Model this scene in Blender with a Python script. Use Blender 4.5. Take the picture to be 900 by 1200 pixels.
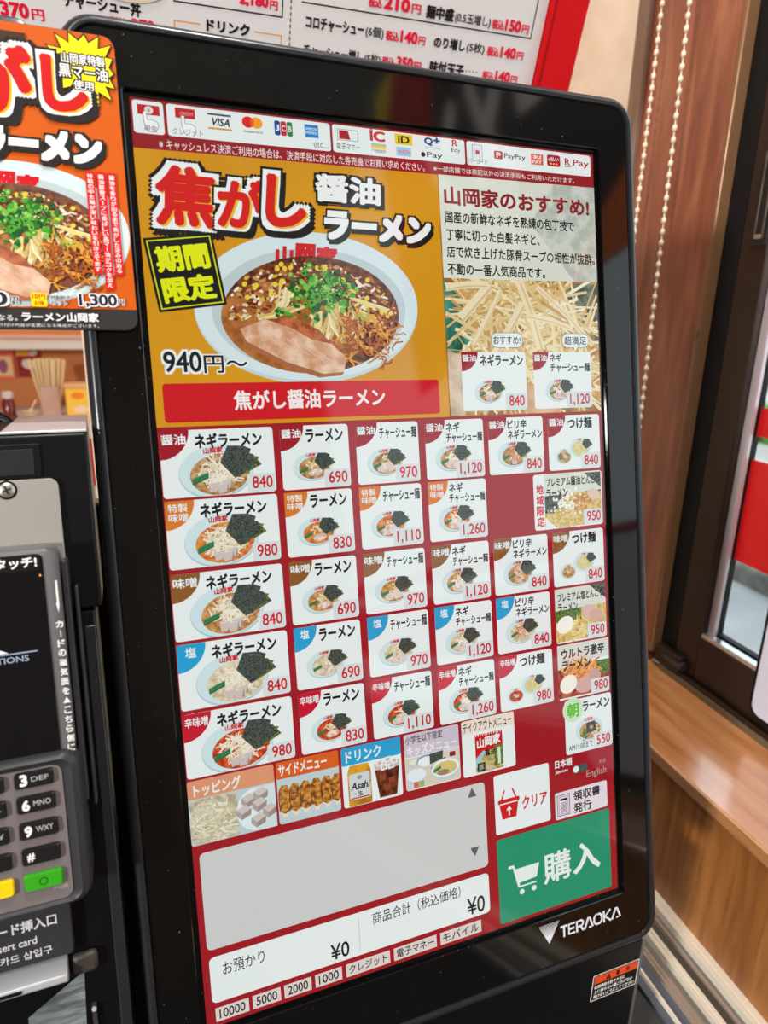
import bpy, bmesh, math, random
import numpy as np
from mathutils import Matrix, Vector
from mathutils.geometry import delaunay_2d_cdt

# ------------------------------------------------------------------ clean
for o in list(bpy.data.objects): bpy.data.objects.remove(o)
sc = bpy.context.scene
COL = sc.collection
rad = math.radians

# ------------------------------------------------------------------ camera
cd = bpy.data.cameras.new('camera'); cam = bpy.data.objects.new('camera', cd); COL.objects.link(cam)
cd.sensor_fit = 'HORIZONTAL'; cd.sensor_width = 36.0; cd.lens = 813.237/900*36
cd.clip_start = 0.01
CR = ((0.93087, 0.08366, -0.35564), (-0.36452, 0.2783, -0.88864), (0.02463, 0.95684, 0.28955))
CC = (-0.15534968, -0.34033924, 0.14117238)
cam.matrix_world = Matrix([list(CR[i]) + [CC[i]] for i in range(3)] + [[0, 0, 0, 1]])
cd.dof.use_dof = True; cd.dof.focus_distance = 0.41; cd.dof.aperture_fstop = 13.0
sc.camera = cam

# ------------------------------------------------------------------ world, lamps, exposure
sc.view_settings.view_transform = 'Standard'; sc.view_settings.look = 'None'
sc.view_settings.exposure = 0.0; sc.view_settings.gamma = 1.0; sc.view_settings.use_curve_mapping = False
w = bpy.data.worlds.new('overcast_sky'); sc.world = w; w.use_nodes = True
bg = w.node_tree.nodes['Background']; bg.inputs[0].default_value = (0.90, 0.95, 1.0, 1); bg.inputs[1].default_value = 1.9

def area(name, loc, target, sx, sy, power, col=(1, 1, 1)):
    l = bpy.data.lights.new(name, 'AREA'); l.shape = 'RECTANGLE'; l.size = sx; l.size_y = sy; l.energy = power; l.color = col
    o = bpy.data.objects.new(name, l); COL.objects.link(o)
    d = Vector(target)-Vector(loc)
    o.matrix_world = Matrix.Translation(loc) @ d.to_track_quat('-Z', 'Y').to_matrix().to_4x4()
    return o
area('ceiling_lamp_light', (-0.37, -1.03, 1.40), (0.25, 0.30, 0.1), 0.16, 0.16, 9, (1, 0.98, 0.95))
area('left_fill_light', (-1.75, -1.25, 0.45), (0.33, 0.0, -0.35), 0.16, 0.16, 52, (1, 0.98, 0.95))  # unseen fill from mid-height on the left, added to brighten the lower right
area('window_side_fill_light', (0.05, -0.25, 1.44), (0.3, 0.1, -0.4), 0.10, 0.10, 16, (1, 0.97, 0.93))  # added overhead fill for the sill, rail and cream wall; no fixture there
area('kitchen_lamp_light', (-0.5, 1.25, 1.3), (-0.4, 1.8, -0.1), 1.0, 0.4, 8, (1, 0.92, 0.80))

# ------------------------------------------------------------------ frames (4x4 world matrices)
MON = Matrix(((0.99998, -0.00593, 0.00104, -0.00062431), (0.00553, 0.97321, 0.22984, -0.00237127),
              (-0.00237, -0.22983, 0.97323, 0.00147106), (0, 0, 0, 1)))          # x right, y into the machine, z up
BRD = Matrix.Translation((0, 0.3, 0.35)) @ Matrix.Rotation(rad(19), 4, 'X') @ Matrix.Rotation(rad(-1), 4, 'Y')
S = 0.0714700933
# wall frame: local x = along the wall (away), local y = outwards, z up  -> proper rotation needs (t, -n): use x=-along
WIN = Matrix(((-math.sin(S), math.cos(S), 0, 0), (-math.cos(S), -math.sin(S), 0, 0), (0, 0, 1, 0), (0, 0, 0, 1)))
# => local (-t, b, z):  world = t*(sinS,cosS) + b*(cosS,-sinS)
ID = Matrix.Identity(4)
ZC = -0.467           # counter top

# ------------------------------------------------------------------ object helpers
WM = {}
def place(o, parent=None, W=ID):
    COL.objects.link(o)
    if parent is not None:
        o.parent = parent; o.matrix_basis = WM[parent.name].inverted() @ W
    else:
        o.matrix_basis = W
    WM[o.name] = W.copy()
    return o
def tag(o, label, cat, group=None, kind=None):
    if label: o['label'] = label
    if cat: o['category'] = cat
    if group: o['group'] = group
    if kind: o['kind'] = kind
    return o
def struct(o): o['kind'] = 'structure'; return o
def empty(name, loc, label, cat, group=None):
    o = bpy.data.objects.new(name, None); o.empty_display_size = 0.05
    place(o, None, Matrix.Translation(loc)); return tag(o, label, cat, group)
def copy_tree(o, W, parent=None):
    c = o.copy(); COL.objects.link(c)
    if parent is not None: c.parent = parent
    else: c.matrix_basis = W
    for ch in list(o.children): copy_tree(ch, None, c)
    return c

# ------------------------------------------------------------------ materials
def lin(c):
    out = []
    for v in c:
        v = v/255.0
        out.append(v/12.92 if v <= 0.04045 else ((v+0.055)/1.055)**2.4)
    return (*out, 1.0)
MATS = {}
def pbr(name, col, rough=0.5, metal=0.0, spec=0.5, coat=0.0, trans=0.0, emit=0.0, bump=None, noise=None, ior=1.45):
    if name in MATS: return MATS[name]
    m = bpy.data.materials.new(name); m.use_nodes = True; nt = m.node_tree; b = nt.nodes['Principled BSDF']
    b.inputs['Base Color'].default_value = lin(col); b.inputs['Roughness'].default_value = rough
    b.inputs['Metallic'].default_value = metal; b.inputs['Specular IOR Level'].default_value = spec
    b.inputs['Coat Weight'].default_value = coat; b.inputs['Coat Roughness'].default_value = 0.05
    b.inputs['Transmission Weight'].default_value = trans; b.inputs['IOR'].default_value = ior
    if emit:
        b.inputs['Emission Color'].default_value = lin(col); b.inputs['Emission Strength'].default_value = emit
    if noise or bump:
        tc = nt.nodes.new('ShaderNodeTexCoord'); mp = nt.nodes.new('ShaderNodeMapping')
        nt.links.new(tc.outputs['Object'], mp.inputs['Vector'])
        sc3, amount = (noise or bump)[0], (noise or bump)[1]
        mp.inputs['Scale'].default_value = sc3
        nz = nt.nodes.new('ShaderNodeTexNoise'); nz.inputs['Scale'].default_value = 1.0; nz.inputs['Detail'].default_value = 5
        nt.links.new(mp.outputs['Vector'], nz.inputs['Vector'])
        if noise:
            rp = nt.nodes.new('ShaderNodeValToRGB')
            rp.color_ramp.elements[0].position = 0.35; rp.color_ramp.elements[1].position = 0.65
            rp.color_ramp.elements[0].color = lin(noise[2]); rp.color_ramp.elements[1].color = lin(noise[3])
            nt.links.new(nz.outputs['Fac'], rp.inputs['Fac']); nt.links.new(rp.outputs['Color'], b.inputs['Base Color'])
        if bump or (noise and amount):
            bp = nt.nodes.new('ShaderNodeBump'); bp.inputs['Strength'].default_value = amount; bp.inputs['Distance'].default_value = 0.002
            nt.links.new(nz.outputs['Fac'], bp.inputs['Height']); nt.links.new(bp.outputs['Normal'], b.inputs['Normal'])
    MATS[name] = m
    return m
def SCR(r, g, b):                    # a lit pixel colour of the display, behind glossy glass
    k = f'display_{int(r)}_{int(g)}_{int(b)}'
    if k in MATS: return MATS[k]
    m = bpy.data.materials.new(k); m.use_nodes = True; p = m.node_tree.nodes['Principled BSDF']
    p.inputs['Base Color'].default_value = (0.004, 0.004, 0.004, 1); p.inputs['Roughness'].default_value = 0.06
    p.inputs['Emission Color'].default_value = lin((r, g, b)); p.inputs['Emission Strength'].default_value = 0.90
    MATS[k] = m; return m
def SCRN(name, c0, c1, scale, contrast=(0.4, 0.6), stretch=(1, 1, 1)):   # lit, mottled
    if name in MATS: return MATS[name]
    m = bpy.data.materials.new(name); m.use_nodes = True; nt = m.node_tree; p = nt.nodes['Principled BSDF']
    p.inputs['Base Color'].default_value = (0.004, 0.004, 0.004, 1); p.inputs['Roughness'].default_value = 0.06
    tc = nt.nodes.new('ShaderNodeTexCoord'); mp = nt.nodes.new('ShaderNodeMapping'); mp.inputs['Scale'].default_value = stretch
    nz = nt.nodes.new('ShaderNodeTexNoise'); nz.inputs['Scale'].default_value = scale; nz.inputs['Detail'].default_value = 4
    rp = nt.nodes.new('ShaderNodeValToRGB'); e = rp.color_ramp.elements
    e[0].position, e[1].position = contrast; e[0].color = lin(c0); e[1].color = lin(c1)
    nt.links.new(tc.outputs['Object'], mp.inputs['Vector']); nt.links.new(mp.outputs['Vector'], nz.inputs['Vector'])
    nt.links.new(nz.outputs['Fac'], rp.inputs['Fac']); nt.links.new(rp.outputs['Color'], p.inputs['Emission Color'])
    p.inputs['Emission Strength'].default_value = 0.90
    MATS[name] = m; return m
def INK(r, g, b, rough=0.45):        # printed ink
    return pbr(f'ink_{int(r)}_{int(g)}_{int(b)}', (r, g, b), 0.5, spec=0.15)
def INKN(name, c0, c1, scale, contrast=(0.4, 0.6), stretch=(1, 1, 1)):
    if name in MATS: return MATS[name]
    m = pbr(name, c0, 0.45, noise=((scale*stretch[0], scale*stretch[1], scale*stretch[2]), 0.0, c0, c1)); return m

# ------------------------------------------------------------------ text meshes
TC = {}; GC = {}; FC = {}
def contours(ch):
    """closed contours of one character, sampled by the font curve, and its advance width"""
    if ch in GC: return GC[ch]
    c = bpy.data.curves.new('t', 'FONT'); c.body = ch; c.size = 1.0; c.resolution_u = 3; c.fill_mode = 'NONE'
    o = bpy.data.objects.new('t', c); COL.objects.link(o)
    me = bpy.data.meshes.new_from_object(o)
    co = [(p.co.x, p.co.y) for p in me.vertices]; ed = [tuple(e.vertices) for e in me.edges]
    bpy.data.meshes.remove(me)
    def right(st):
        c.body = st; m = bpy.data.meshes.new_from_object(o); r = max([p.co.x for p in m.vertices] or [0]); bpy.data.meshes.remove(m); return r
    ad = right(ch+'l')-right('l')
    bpy.data.objects.remove(o); bpy.data.curves.remove(c)
    adj = {}
    for p, q in ed: adj.setdefault(p, []).append(q); adj.setdefault(q, []).append(p)
    seen = set(); loops = []
    for s0 in range(len(co)):                      # vertices of a contour come in order
        if s0 in seen or s0 not in adj: continue
        lp = [s0]; seen.add(s0); cur = s0
        while True:
            nx = [q for q in adj[cur] if q not in seen]
            if not nx: break
            nx = min(nx) if (len(lp) == 1) else nx[0]
            lp.append(nx); seen.add(nx); cur = nx
        if len(lp) > 2: loops.append([co[i] for i in lp])
    GC[ch] = (loops, ad); return GC[ch]
def fill(ch, off):
    """the character thickened by off on every side, as one clean triangulation (non-zero winding)"""
    if (ch, off) in FC: return FC[(ch, off)]
    loops, ad = contours(ch)
    dirs = [(0.0, 0.0)]
    if off > 0:
        nd = 6 if off < 0.03 else (8 if off < 0.09 else 12)
        dirs = [(off*math.cos(2*math.pi*i/nd+.39), off*math.sin(2*math.pi*i/nd+.39)) for i in range(nd)]
        if off > .055:                                            # sharp, mitred lettering
            dirs = [(0.0, 0.0)]
            for k_ in ((1.0, .5) if off > .09 else (1.0,)):
                q_ = (-1, -.5, 0, .5, 1) if k_ == 1.0 else (-1, 0, 1)
                dirs += [(off*k_*i, off*k_*j) for i in q_ for j in q_ if max(abs(i), abs(j)) == 1]
    co, E = [], []
    for dx, dy in dirs:
        for lp in loops:
            n = len(co); m = len(lp); co += [(x+dx, y+dy) for x, y in lp]; E += [(n+i, n+(i+1) % m) for i in range(m)]
    if not co: FC[(ch, off)] = ([], []); return FC[(ch, off)]
    vs, es, fs = delaunay_2d_cdt([Vector(p) for p in co], E, [], 0, 1e-5)[:3]
    V = np.array([(v.x, v.y) for v in vs]); A = np.array([co[p] for p, q in E]); B = np.array([co[q] for p, q in E])
    T = np.array([tuple(f)[:3] for f in fs]); Cn = V[T].mean(axis=1); out = []
    dy = B[:, 1]-A[:, 1]; sg = np.where(dy > 0, 1, -1); safe = np.where(dy == 0, 1, dy)
    for k in range(0, len(Cn), 512):
        c = Cn[k:k+512]; y = c[:, 1:2]
        cr = (A[None, :, 1] <= y) != (B[None, :, 1] <= y)
        t = A[None, :, 0]+(y-A[None, :, 1])/safe[None]*(B[:, 0]-A[:, 0])[None]
        wn = np.where(cr & (t > c[:, 0:1]), sg[None], 0).sum(axis=1)
        out += [tuple(int(i) for i in T[k+j]) for j in np.nonzero(wn)[0]]
    FC[(ch, off)] = ([(float(x), float(y)) for x, y in V], out); return FC[(ch, off)]
def glyphs(body, off):
    k = (body, off)
    if k in TC: return TC[k]
    V, F = [], []; x = 0.0
    for ch in body:
        v, f = fill(ch, off)
        used = sorted(set(i for t in f for i in t)); mp = {i: len(V)+j for j, i in enumerate(used)}
        V += [(v[i][0]+x, v[i][1]) for i in used]; F += [tuple(mp[i] for i in t) for t in f]
        x += contours(ch)[1]
    TC[k] = (V, F); return TC[k]

class P:
    """flat printed / displayed artwork, drawn back to front in its own 2D units (y downwards)"""
    STEP = 1.5e-6
    def __init__(s, s2x, lift=0.00005, step=None):
        s.v = []; s.f = []; s.fm = []; s.m = []; s.map = s2x; s.d = lift; s.T = None; s.clip = None
        if step: s.STEP = step
    def mi(s, m):
        if m not in s.m: s.m.append(m)
        return s.m.index(m)
    def add(s, pts, faces, m):
        n = len(s.v); s.d += s.STEP
        for (x, y) in pts:
            if s.T: x, y = s.T(x, y)
            if s.clip: x = min(max(x, s.clip[0]), s.clip[2]); y = min(max(y, s.clip[1]), s.clip[3])
            X, Z = s.map(x, y); s.v.append((X, -s.d, Z))
        i = s.mi(m)
        for f in faces: s.f.append(tuple(n+q for q in f)); s.fm.append(i)
    def poly(s, pts, m): s.add(pts, [tuple(range(len(pts)))], m)
    def rect(s, x0, y0, x1, y1, m, r=0, n=4):
        if r <= 0: return s.poly([(x0, y0), (x1, y0), (x1, y1), (x0, y1)], m)
        pts = []
        for cx, cy, a0 in ((x1-r, y0+r, -90), (x1-r, y1-r, 0), (x0+r, y1-r, 90), (x0+r, y0+r, 180)):
            for k in range(n+1):
                a = rad(a0+90*k/n); pts.append((cx+r*math.cos(a), cy+r*math.sin(a)))
        s.poly(pts, m)
    def ell(s, cx, cy, rx, ry, m, rot=0, a0=0, a1=360, n=36):
        pts = []; c, sn = math.cos(rad(rot)), math.sin(rad(rot))
        full = abs(a1-a0) >= 360
        for k in range(n if full else n+1):
            a = rad(a0+(a1-a0)*k/n); x, y = rx*math.cos(a), ry*math.sin(a)
            pts.append((cx+x*c-y*sn, cy+x*sn+y*c))
        s.poly(pts, m)
    def line(s, pts, wd, m, taper=False):
        L, Rr = [], []
        n = len(pts)
        for i, (x, y) in enumerate(pts):
            a = pts[max(i-1, 0)]; b = pts[min(i+1, n-1)]
            dx, dy = b[0]-a[0], b[1]-a[1]; l = math.hypot(dx, dy) or 1
            q = wd/2*((1-0.7*i/(n-1)) if taper else 1)
            L.append((x-dy/l*q, y+dx/l*q)); Rr.append((x+dy/l*q, y-dx/l*q))
        allp = L+Rr
        s.add(allp, [(i, i+1, n+i+1, n+i) for i in range(n-1)], m)
    def frame(s, x0, y0, x1, y1, wd, m):
        s.rect(x0, y0, x1, y0+wd, m); s.rect(x0, y1-wd, x1, y1, m); s.rect(x0, y0+wd, x0+wd, y1-wd, m); s.rect(x1-wd, y0+wd, x1, y1-wd, m)
    def text(s, body, x0, y0, x1, y1, m, off=0.0, outlines=(), shear=0.0, slope=0.0, drop=None):
        """fit the word into the box; outlines = [(offset, material, dx, dy), ...] drawn first, widest first"""
        v, f = glyphs(body, off)
        if not v: return
        xs = [p[0] for p in v]; ys = [p[1] for p in v]
        ax, bx, ay, by = min(xs), max(xs), min(ys), max(ys)
        kx = (x1-x0)/max(bx-ax, 1e-6); ky = (y1-y0)/max(by-ay, 1e-6)
        def tf(p, dx=0, dy=0):
            x = x0+(p[0]-ax)*kx; y = y1-(p[1]-ay)*ky
            return (x+shear*(y1-y)+dx, y+slope*(x-x0)+dy)
        for (o, mm, dx, dy) in outlines:
            vv, ff = glyphs(body, o); s.add([tf(p, dx, dy) for p in vv], ff, mm)
        s.add([tf(p) for p in v], f, m)
    def build(s, name, parent, W):
        me = bpy.data.meshes.new(name); me.from_pydata(s.v, [], s.f)
        for m in s.m: me.materials.append(m)
        me.polygons.foreach_set('material_index', s.fm); me.update()
        return place(bpy.data.objects.new(name, me), parent, W)

# ------------------------------------------------------------------ solid meshes
class G:
    def __init__(s): s.v = []; s.f = []; s.fm = []; s.m = []
    def mi(s, m):
        if m not in s.m: s.m.append(m)
        return s.m.index(m)
    def add(s, v, f, m):
        n = len(s.v); s.v += [tuple(p) for p in v]; i = s.mi(m)
        for q in f: s.f.append(tuple(n+k for k in q)); s.fm.append(i)
        return s
    def box(s, x0, x1, y0, y1, z0, z1, m):
        v = [(x, y, z) for x in (x0, x1) for y in (y0, y1) for z in (z0, z1)]
        return s.add(v, [(0, 1, 3, 2), (4, 6, 7, 5), (0, 4, 5, 1), (2, 3, 7, 6), (0, 2, 6, 4), (1, 5, 7, 3)], m)
    def loft(s, loops, m, cap0=True, cap1=True):
        n = len(loops[0]); v = [p for l in loops for p in l]; f = []
        for i in range(len(loops)-1):
            for k in range(n):
                f.append((i*n+k, i*n+(k+1) % n, (i+1)*n+(k+1) % n, (i+1)*n+k))
        if cap0: f.append(tuple(range(n))[::-1])
        if cap1: f.append(tuple((len(loops)-1)*n+k for k in range(n)))
        return s.add(v, f, m)
    def extrude_x(s, prof, x0, x1, m):      # profile in (y, z)
        return s.loft([[(x0, y, z) for y, z in prof], [(x1, y, z) for y, z in prof]], m)
    def tube(s, pts, r, m, n=10, rr=None):
        loops = []
        pts = [Vector(p) for p in pts]
        up = None
        for i, p in enumerate(pts):
            d = (pts[min(i+1, len(pts)-1)]-pts[max(i-1, 0)]).normalized()
            if up is None:
                up = d.orthogonal().normalized()
            else:
                up = (up-d*up.dot(d)).normalized()
            sd = d.cross(up); q = rr[i] if rr else r
            loops.append([p+(up*math.cos(2*math.pi*k/n)+sd*math.sin(2*math.pi*k/n))*q for k in range(n)])
        return s.loft(loops, m)
    def lathe(s, prof, cx, cy, m, n=24):    # profile (r, z)
        loops = [[(cx+r*math.cos(2*math.pi*k/n), cy+r*math.sin(2*math.pi*k/n), z) for k in range(n)] for r, z in prof]
        return s.loft(loops, m)
    def build(s, name, parent=None, W=ID, bevel=0.0, seg=2, smooth=True, angle=35):
        me = bpy.data.meshes.new(name); me.from_pydata(s.v, [], s.f)
        for m in s.m: me.materials.append(m)
        me.polygons.foreach_set('material_index', s.fm)
        b = bmesh.new(); b.from_mesh(me); bmesh.ops.recalc_face_normals(b, faces=b.faces); b.to_mesh(me); b.free()
        o = place(bpy.data.objects.new(name, me), parent, W)
        if smooth:
            me.shade_smooth()
            try: me.set_sharp_from_angle(angle=rad(angle))
            except Exception: pass
        if bevel:
            md = o.modifiers.new('bevel', 'BEVEL'); md.width = bevel; md.segments = seg; md.limit_method = 'ANGLE'; md.angle_limit = rad(40)
            md.harden_normals = False
        return o
def rr_loop(x0, x1, z0, z1, r, y, n=8):
    pts = []
    for cx, cz, a0 in ((x1-r, z1-r, 90), (x0+r, z1-r, 180), (x0+r, z0+r, 270), (x1-r, z0+r, 0)):
        for k in range(n+1):
            a = rad(a0-90+90*k/n) if False else rad(a0+90*k/n)
            pts.append((cx+r*math.cos(a)*(1), y, cz+r*math.sin(a)))
    # corners listed anticlockwise starting from the top
    return [pts[i] for i in range(len(pts))]
def rr(x0, x1, z0, z1, r, y, n=8):
    pts = []
    for cx, cz, a0 in ((x1-r, z1-r, 0), (x0+r, z1-r, 90), (x0+r, z0+r, 180), (x1-r, z0+r, 270)):
        for k in range(n+1):
            a = rad(a0+90*k/n); pts.append((cx+r*math.cos(a), y, cz+r*math.sin(a)))
    return pts
def ring(x0, x1, z0, z1, d):          # helper for insets
    return x0+d, x1-d, z0+d, z1-d

# ------------------------------------------------------------------ shared surface materials
M_black_gloss = pbr('black_glass_bezel', (9, 9, 9), 0.07, spec=0.5)
nt = M_black_gloss.node_tree; b_ = nt.nodes['Principled BSDF']
tc_ = nt.nodes.new('ShaderNodeTexCoord'); nz_ = nt.nodes.new('ShaderNodeTexNoise'); nz_.inputs['Scale'].default_value = 420; nz_.inputs['Detail'].default_value = 1
rp_ = nt.nodes.new('ShaderNodeValToRGB'); rp_.color_ramp.elements[0].position = 0.745; rp_.color_ramp.elements[1].position = 0.80
rp_.color_ramp.elements[0].color = lin((8, 8, 8)); rp_.color_ramp.elements[1].color = lin((84, 82, 78))
nt.links.new(tc_.outputs['Object'], nz_.inputs['Vector']); nt.links.new(nz_.outputs['Fac'], rp_.inputs['Fac']); nt.links.new(rp_.outputs['Color'], b_.inputs['Base Color'])
M_black_rim = pbr('black_moulded_rim', (30, 32, 35), 0.28)
M_black_plastic = pbr('black_plastic', (9, 9, 11), 0.35, spec=0.35)
M_black_body = pbr('black_painted_body', (7, 7, 9), 0.36, spec=0.3)
M_dark_grey = pbr('dark_grey_plastic', (48, 48, 52), 0.35)
M_silver = pbr('brushed_silver', (200, 202, 204), 0.36, 0.45)
M_alu = pbr('aluminium', (222, 214, 200), 0.36, 0.55)
M_alu_dark = pbr('aluminium_shadow_grey', (112, 116, 122), 0.4, 0.8)
M_red = pbr('red_painted_frame', (190, 6, 14), 0.45, spec=0.15)
M_white = pbr('white_plastic', (232, 228, 222), 0.45)

# =================================================================== STRUCTURE
def wood(name, dark, mid, light, scale, rough=0.3, coat=0.3, bump=0.08, cior=1.5):
    if name in MATS: return MATS[name]
    m = bpy.data.materials.new(name); m.use_nodes = True; nt = m.node_tree; b = nt.nodes['Principled BSDF']
    b.inputs['Roughness'].default_value = rough; b.inputs['Coat Weight'].default_value = coat; b.inputs['Coat Roughness'].default_value = 0.20 if cior > 2 else 0.10; b.inputs['Coat IOR'].default_value = cior
    tc = nt.nodes.new('ShaderNodeTexCoord')
    def nz(sc3, det, dist):
        mp = nt.nodes.new('ShaderNodeMapping'); mp.inputs['Scale'].default_value = sc3
        n = nt.nodes.new('ShaderNodeTexNoise'); n.inputs['Scale'].default_value = 1; n.inputs['Detail'].default_value = det; n.inputs['Distortion'].default_value = dist
        nt.links.new(tc.outputs['Object'], mp.inputs['Vector']); nt.links.new(mp.outputs['Vector'], n.inputs['Vector']); return n
    a = nz(scale, 6, 0.6); c = nz(tuple(q*0.18 for q in scale), 2, 0.3)
    mx = nt.nodes.new('ShaderNodeMath'); mx.operation = 'MULTIPLY_ADD'; mx.inputs[1].default_value = 0.6
    m2 = nt.nodes.new('ShaderNodeMath'); m2.operation = 'MULTIPLY'; m2.inputs[1].default_value = 0.4
    nt.links.new(c.outputs['Fac'], m2.inputs[0]); nt.links.new(a.outputs['Fac'], mx.inputs[0]); nt.links.new(m2.outputs[0], mx.inputs[2])
    rp = nt.nodes.new('ShaderNodeValToRGB'); e = rp.color_ramp.elements
    e[0].position = 0.36; e[0].color = lin(dark); e[1].position = 0.66; e[1].color = lin(light)
    k = e.new(0.5); k.color = lin(mid)
    nt.links.new(mx.outputs[0], rp.inputs['Fac']); nt.links.new(rp.outputs['Color'], b.inputs['Base Color'])
    bp = nt.nodes.new('ShaderNodeBump'); bp.inputs['Strength'].default_value = bump; bp.inputs['Distance'].default_value = 0.001
    nt.links.new(a.outputs['Fac'], bp.inputs['Height']); nt.links.new(bp.outputs['Normal'], b.inputs['Normal'])
    MATS[name] = m; return m
M_redwood = wood('varnished_red_brown_wood', (104, 50, 34), (132, 72, 48), (158, 98, 70), (70, 70, 9), 0.3, 0.4)
M_palewood = wood('worn_grey_brown_wood', (128, 104, 88), (146, 120, 100), (162, 136, 114), (90, 90, 8), 0.45, 0.1)
M_sillwood = wood('polished_orange_sill_wood', (158, 98, 52), (182, 118, 68), (200, 142, 92), (9, 60, 60), 0.14, 1.0, 0.03, 2.6)
M_sillnose = wood('dark_sill_edge_wood', (96, 50, 24), (116, 64, 30), (132, 76, 38), (9, 60, 60), 0.3, 0.3)
M_panelwood = wood('oak_grain_wall_panel', (124, 74, 30), (150, 94, 42), (170, 112, 56), (120, 120, 9), 0.42, 0.1, 0.25)
M_plaster = pbr('cream_plaster', (238, 216, 188), 0.85, noise=((30, 30, 30), 0.2, (234, 211, 182), (242, 222, 196)))
M_brown_frame = pbr('dark_brown_aluminium', (42, 28, 20), 0.38, 0.3)
M_black_jamb = pbr('black_rubber_jamb', (9, 9, 11), 0.6, spec=0.3)
M_gold = pbr('bronze_edge_strip', (136, 100, 70), 0.3, 0.35)
M_floor = pbr('grey_floor_tiles', (105, 102, 98), 0.6)
M_dim = pbr('dim_brown_room_wall', (135, 120, 106), 0.8)
M_ceil = pbr('off_white_ceiling', (190, 184, 174), 0.9)
M_kwall = pbr('warm_brown_kitchen_wall', (190, 112, 56), 0.6, noise=((4, 4, 4), 0.0, (182, 106, 52), (198, 118, 60)))

struct(G().box(-2.6, 0.6, -2.4, 2.4, -1.27, -1.25, M_floor).build('floor'))
struct(G().box(-2.6, 0.75, -2.4, 2.4, 1.5, 1.52, M_ceil).build('ceiling'))
struct(G().box(-2.6, 0.75, -2.42, -2.4, -1.25, 1.5, M_dim).build('wall_front'))
struct(G().box(-2.62, -2.6, -2.4, 2.4, -1.25, 1.5, M_dim).build('wall_left'))
struct(G().box(-2.6, 0.6, 1.97, 1.99, -1.25, 1.5, M_kwall).build('wall_kitchen'))
# cream wall behind the machine, its left end open towards the kitchen
struct(G().box(-0.176, 0.5265, 0.462, 0.53, -1.25, 1.5, M_plaster).build('wall_back'))

def wbox(g, t0, t1, b0, b1, z0, z1, m): return g.box(-t1, -t0, b0, b1, z0, z1, m)
# window wall: oak panel below, sill, jamb boards, window frame
struct(wbox(G(), -2.2, 0.56, 0.3395, 0.37, -1.25, -0.315, M_panelwood).build('wall_right', None, WIN))
struct(wbox(G(), -2.2, 0.56, 0.462, 0.60, -1.25, -0.330, M_brown_frame).build('wall_outer', None, WIN))
sg = wbox(G(), -2.2, 0.52, 0.3355, 0.462, -0.3150, -0.300, M_sillwood)
si = sg.build('trim_1', None, WIN, bevel=0.002); struct(si)
struct(wbox(G(), 0.3235, 0.4725, 0.452, 0.50, -0.300, 1.5, M_redwood).build('trim_2', None, WIN))
struct(wbox(G(), 0.4730, 0.4985, 0.446, 0.50, -0.300, 1.5, M_palewood).build('trim_3', None, WIN, bevel=0.001))
# window: outer frame (jamb, bottom track), sash, glass
wf = wbox(G(), 0.2855, 0.3160, 0.464, 0.50, -0.300, 1.5, M_black_jamb)
wf = wf.build('window_1', None, WIN, bevel=0.001); struct(wf)
g = G(); wbox(g, 0.3160, 0.3232, 0.4500, 0.485, -0.285, 1.5, M_gold); g.build('edge_strip', wf, WIN, bevel=0.0025)
g = G(); wbox(g, -2.0, 0.3, 0.4515, 0.53, -0.300, -0.2925, pbr('khaki_sill_track', (104, 88, 68), 0.45, 0.2))
wbox(g, -2.0, 0.272, 0.4535, 0.4565, -0.2925, -0.2865, M_brown_frame)
wbox(g, -2.0, 0.3, 0.4855, 0.53, -0.2925, -0.2865, M_brown_frame); g.build('bottom_track', wf, WIN, bevel=0.0006)
g = G(); wbox(g, 0.2490, 0.2850, 0.4600, 0.485, -0.2920, 1.5, M_brown_frame)
wbox(g, -2.0, 0.2490, 0.4600, 0.485, -0.2920, -0.2320, M_brown_frame); g.build('sash', wf, WIN, bevel=0.0012)
g = G(); wbox(g, -2.0, 0.2400, 0.4755, 0.484, -0.2320, -0.2250, M_black_jamb); wbox(g, 0.2400, 0.2490, 0.4746, 0.484, -0.2320, 1.5, M_black_jamb); g.build('gasket', wf, WIN)
g = G(); wbox(g, -2.0, 0.2490, 0.4612, 0.4722, -0.2320, -0.2265, pbr('bright_glazing_bead', (205, 208, 210), 0.2, 0.9))
wbox(g, 0.2385, 0.2490, 0.4690, 0.4745, -0.2265, 1.5, pbr('film_reflection_bead', (200, 186, 190), 0.25, 0.5)); g.build('glazing_bead', wf, WIN, bevel=0.0008)  # upright bead's pinkish tint paints in the red film's reflection
M_glass = bpy.data.materials.new('window_glass'); M_glass.use_nodes = True
nt = M_glass.node_tree; nt.nodes.clear()
o_ = nt.nodes.new('ShaderNodeOutputMaterial'); tr = nt.nodes.new('ShaderNodeBsdfTransparent'); gl = nt.nodes.new('ShaderNodeBsdfGlossy'); mxs = nt.nodes.new('ShaderNodeMixShader')
tr.inputs[0].default_value = (0.94, 0.97, 0.97, 1); gl.inputs['Roughness'].default_value = 0.02
lw = nt.nodes.new('ShaderNodeLayerWeight'); lw.inputs['Blend'].default_value = 0.5
pw = nt.nodes.new('ShaderNodeMath'); pw.operation = 'POWER'; pw.inputs[1].default_value = 5
ma = nt.nodes.new('ShaderNodeMath'); ma.operation = 'MULTIPLY_ADD'; ma.inputs[1].default_value = 0.9; ma.inputs[2].default_value = 0.035
nt.links.new(lw.outputs['Facing'], pw.inputs[0]); nt.links.new(pw.outputs[0], ma.inputs[0]); nt.links.new(ma.outputs[0], mxs.inputs[0])
nt.links.new(tr.outputs[0], mxs.inputs[1]); nt.links.new(gl.outputs[0], mxs.inputs[2]); nt.links.new(mxs.outputs[0], o_.inputs[0])
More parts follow.
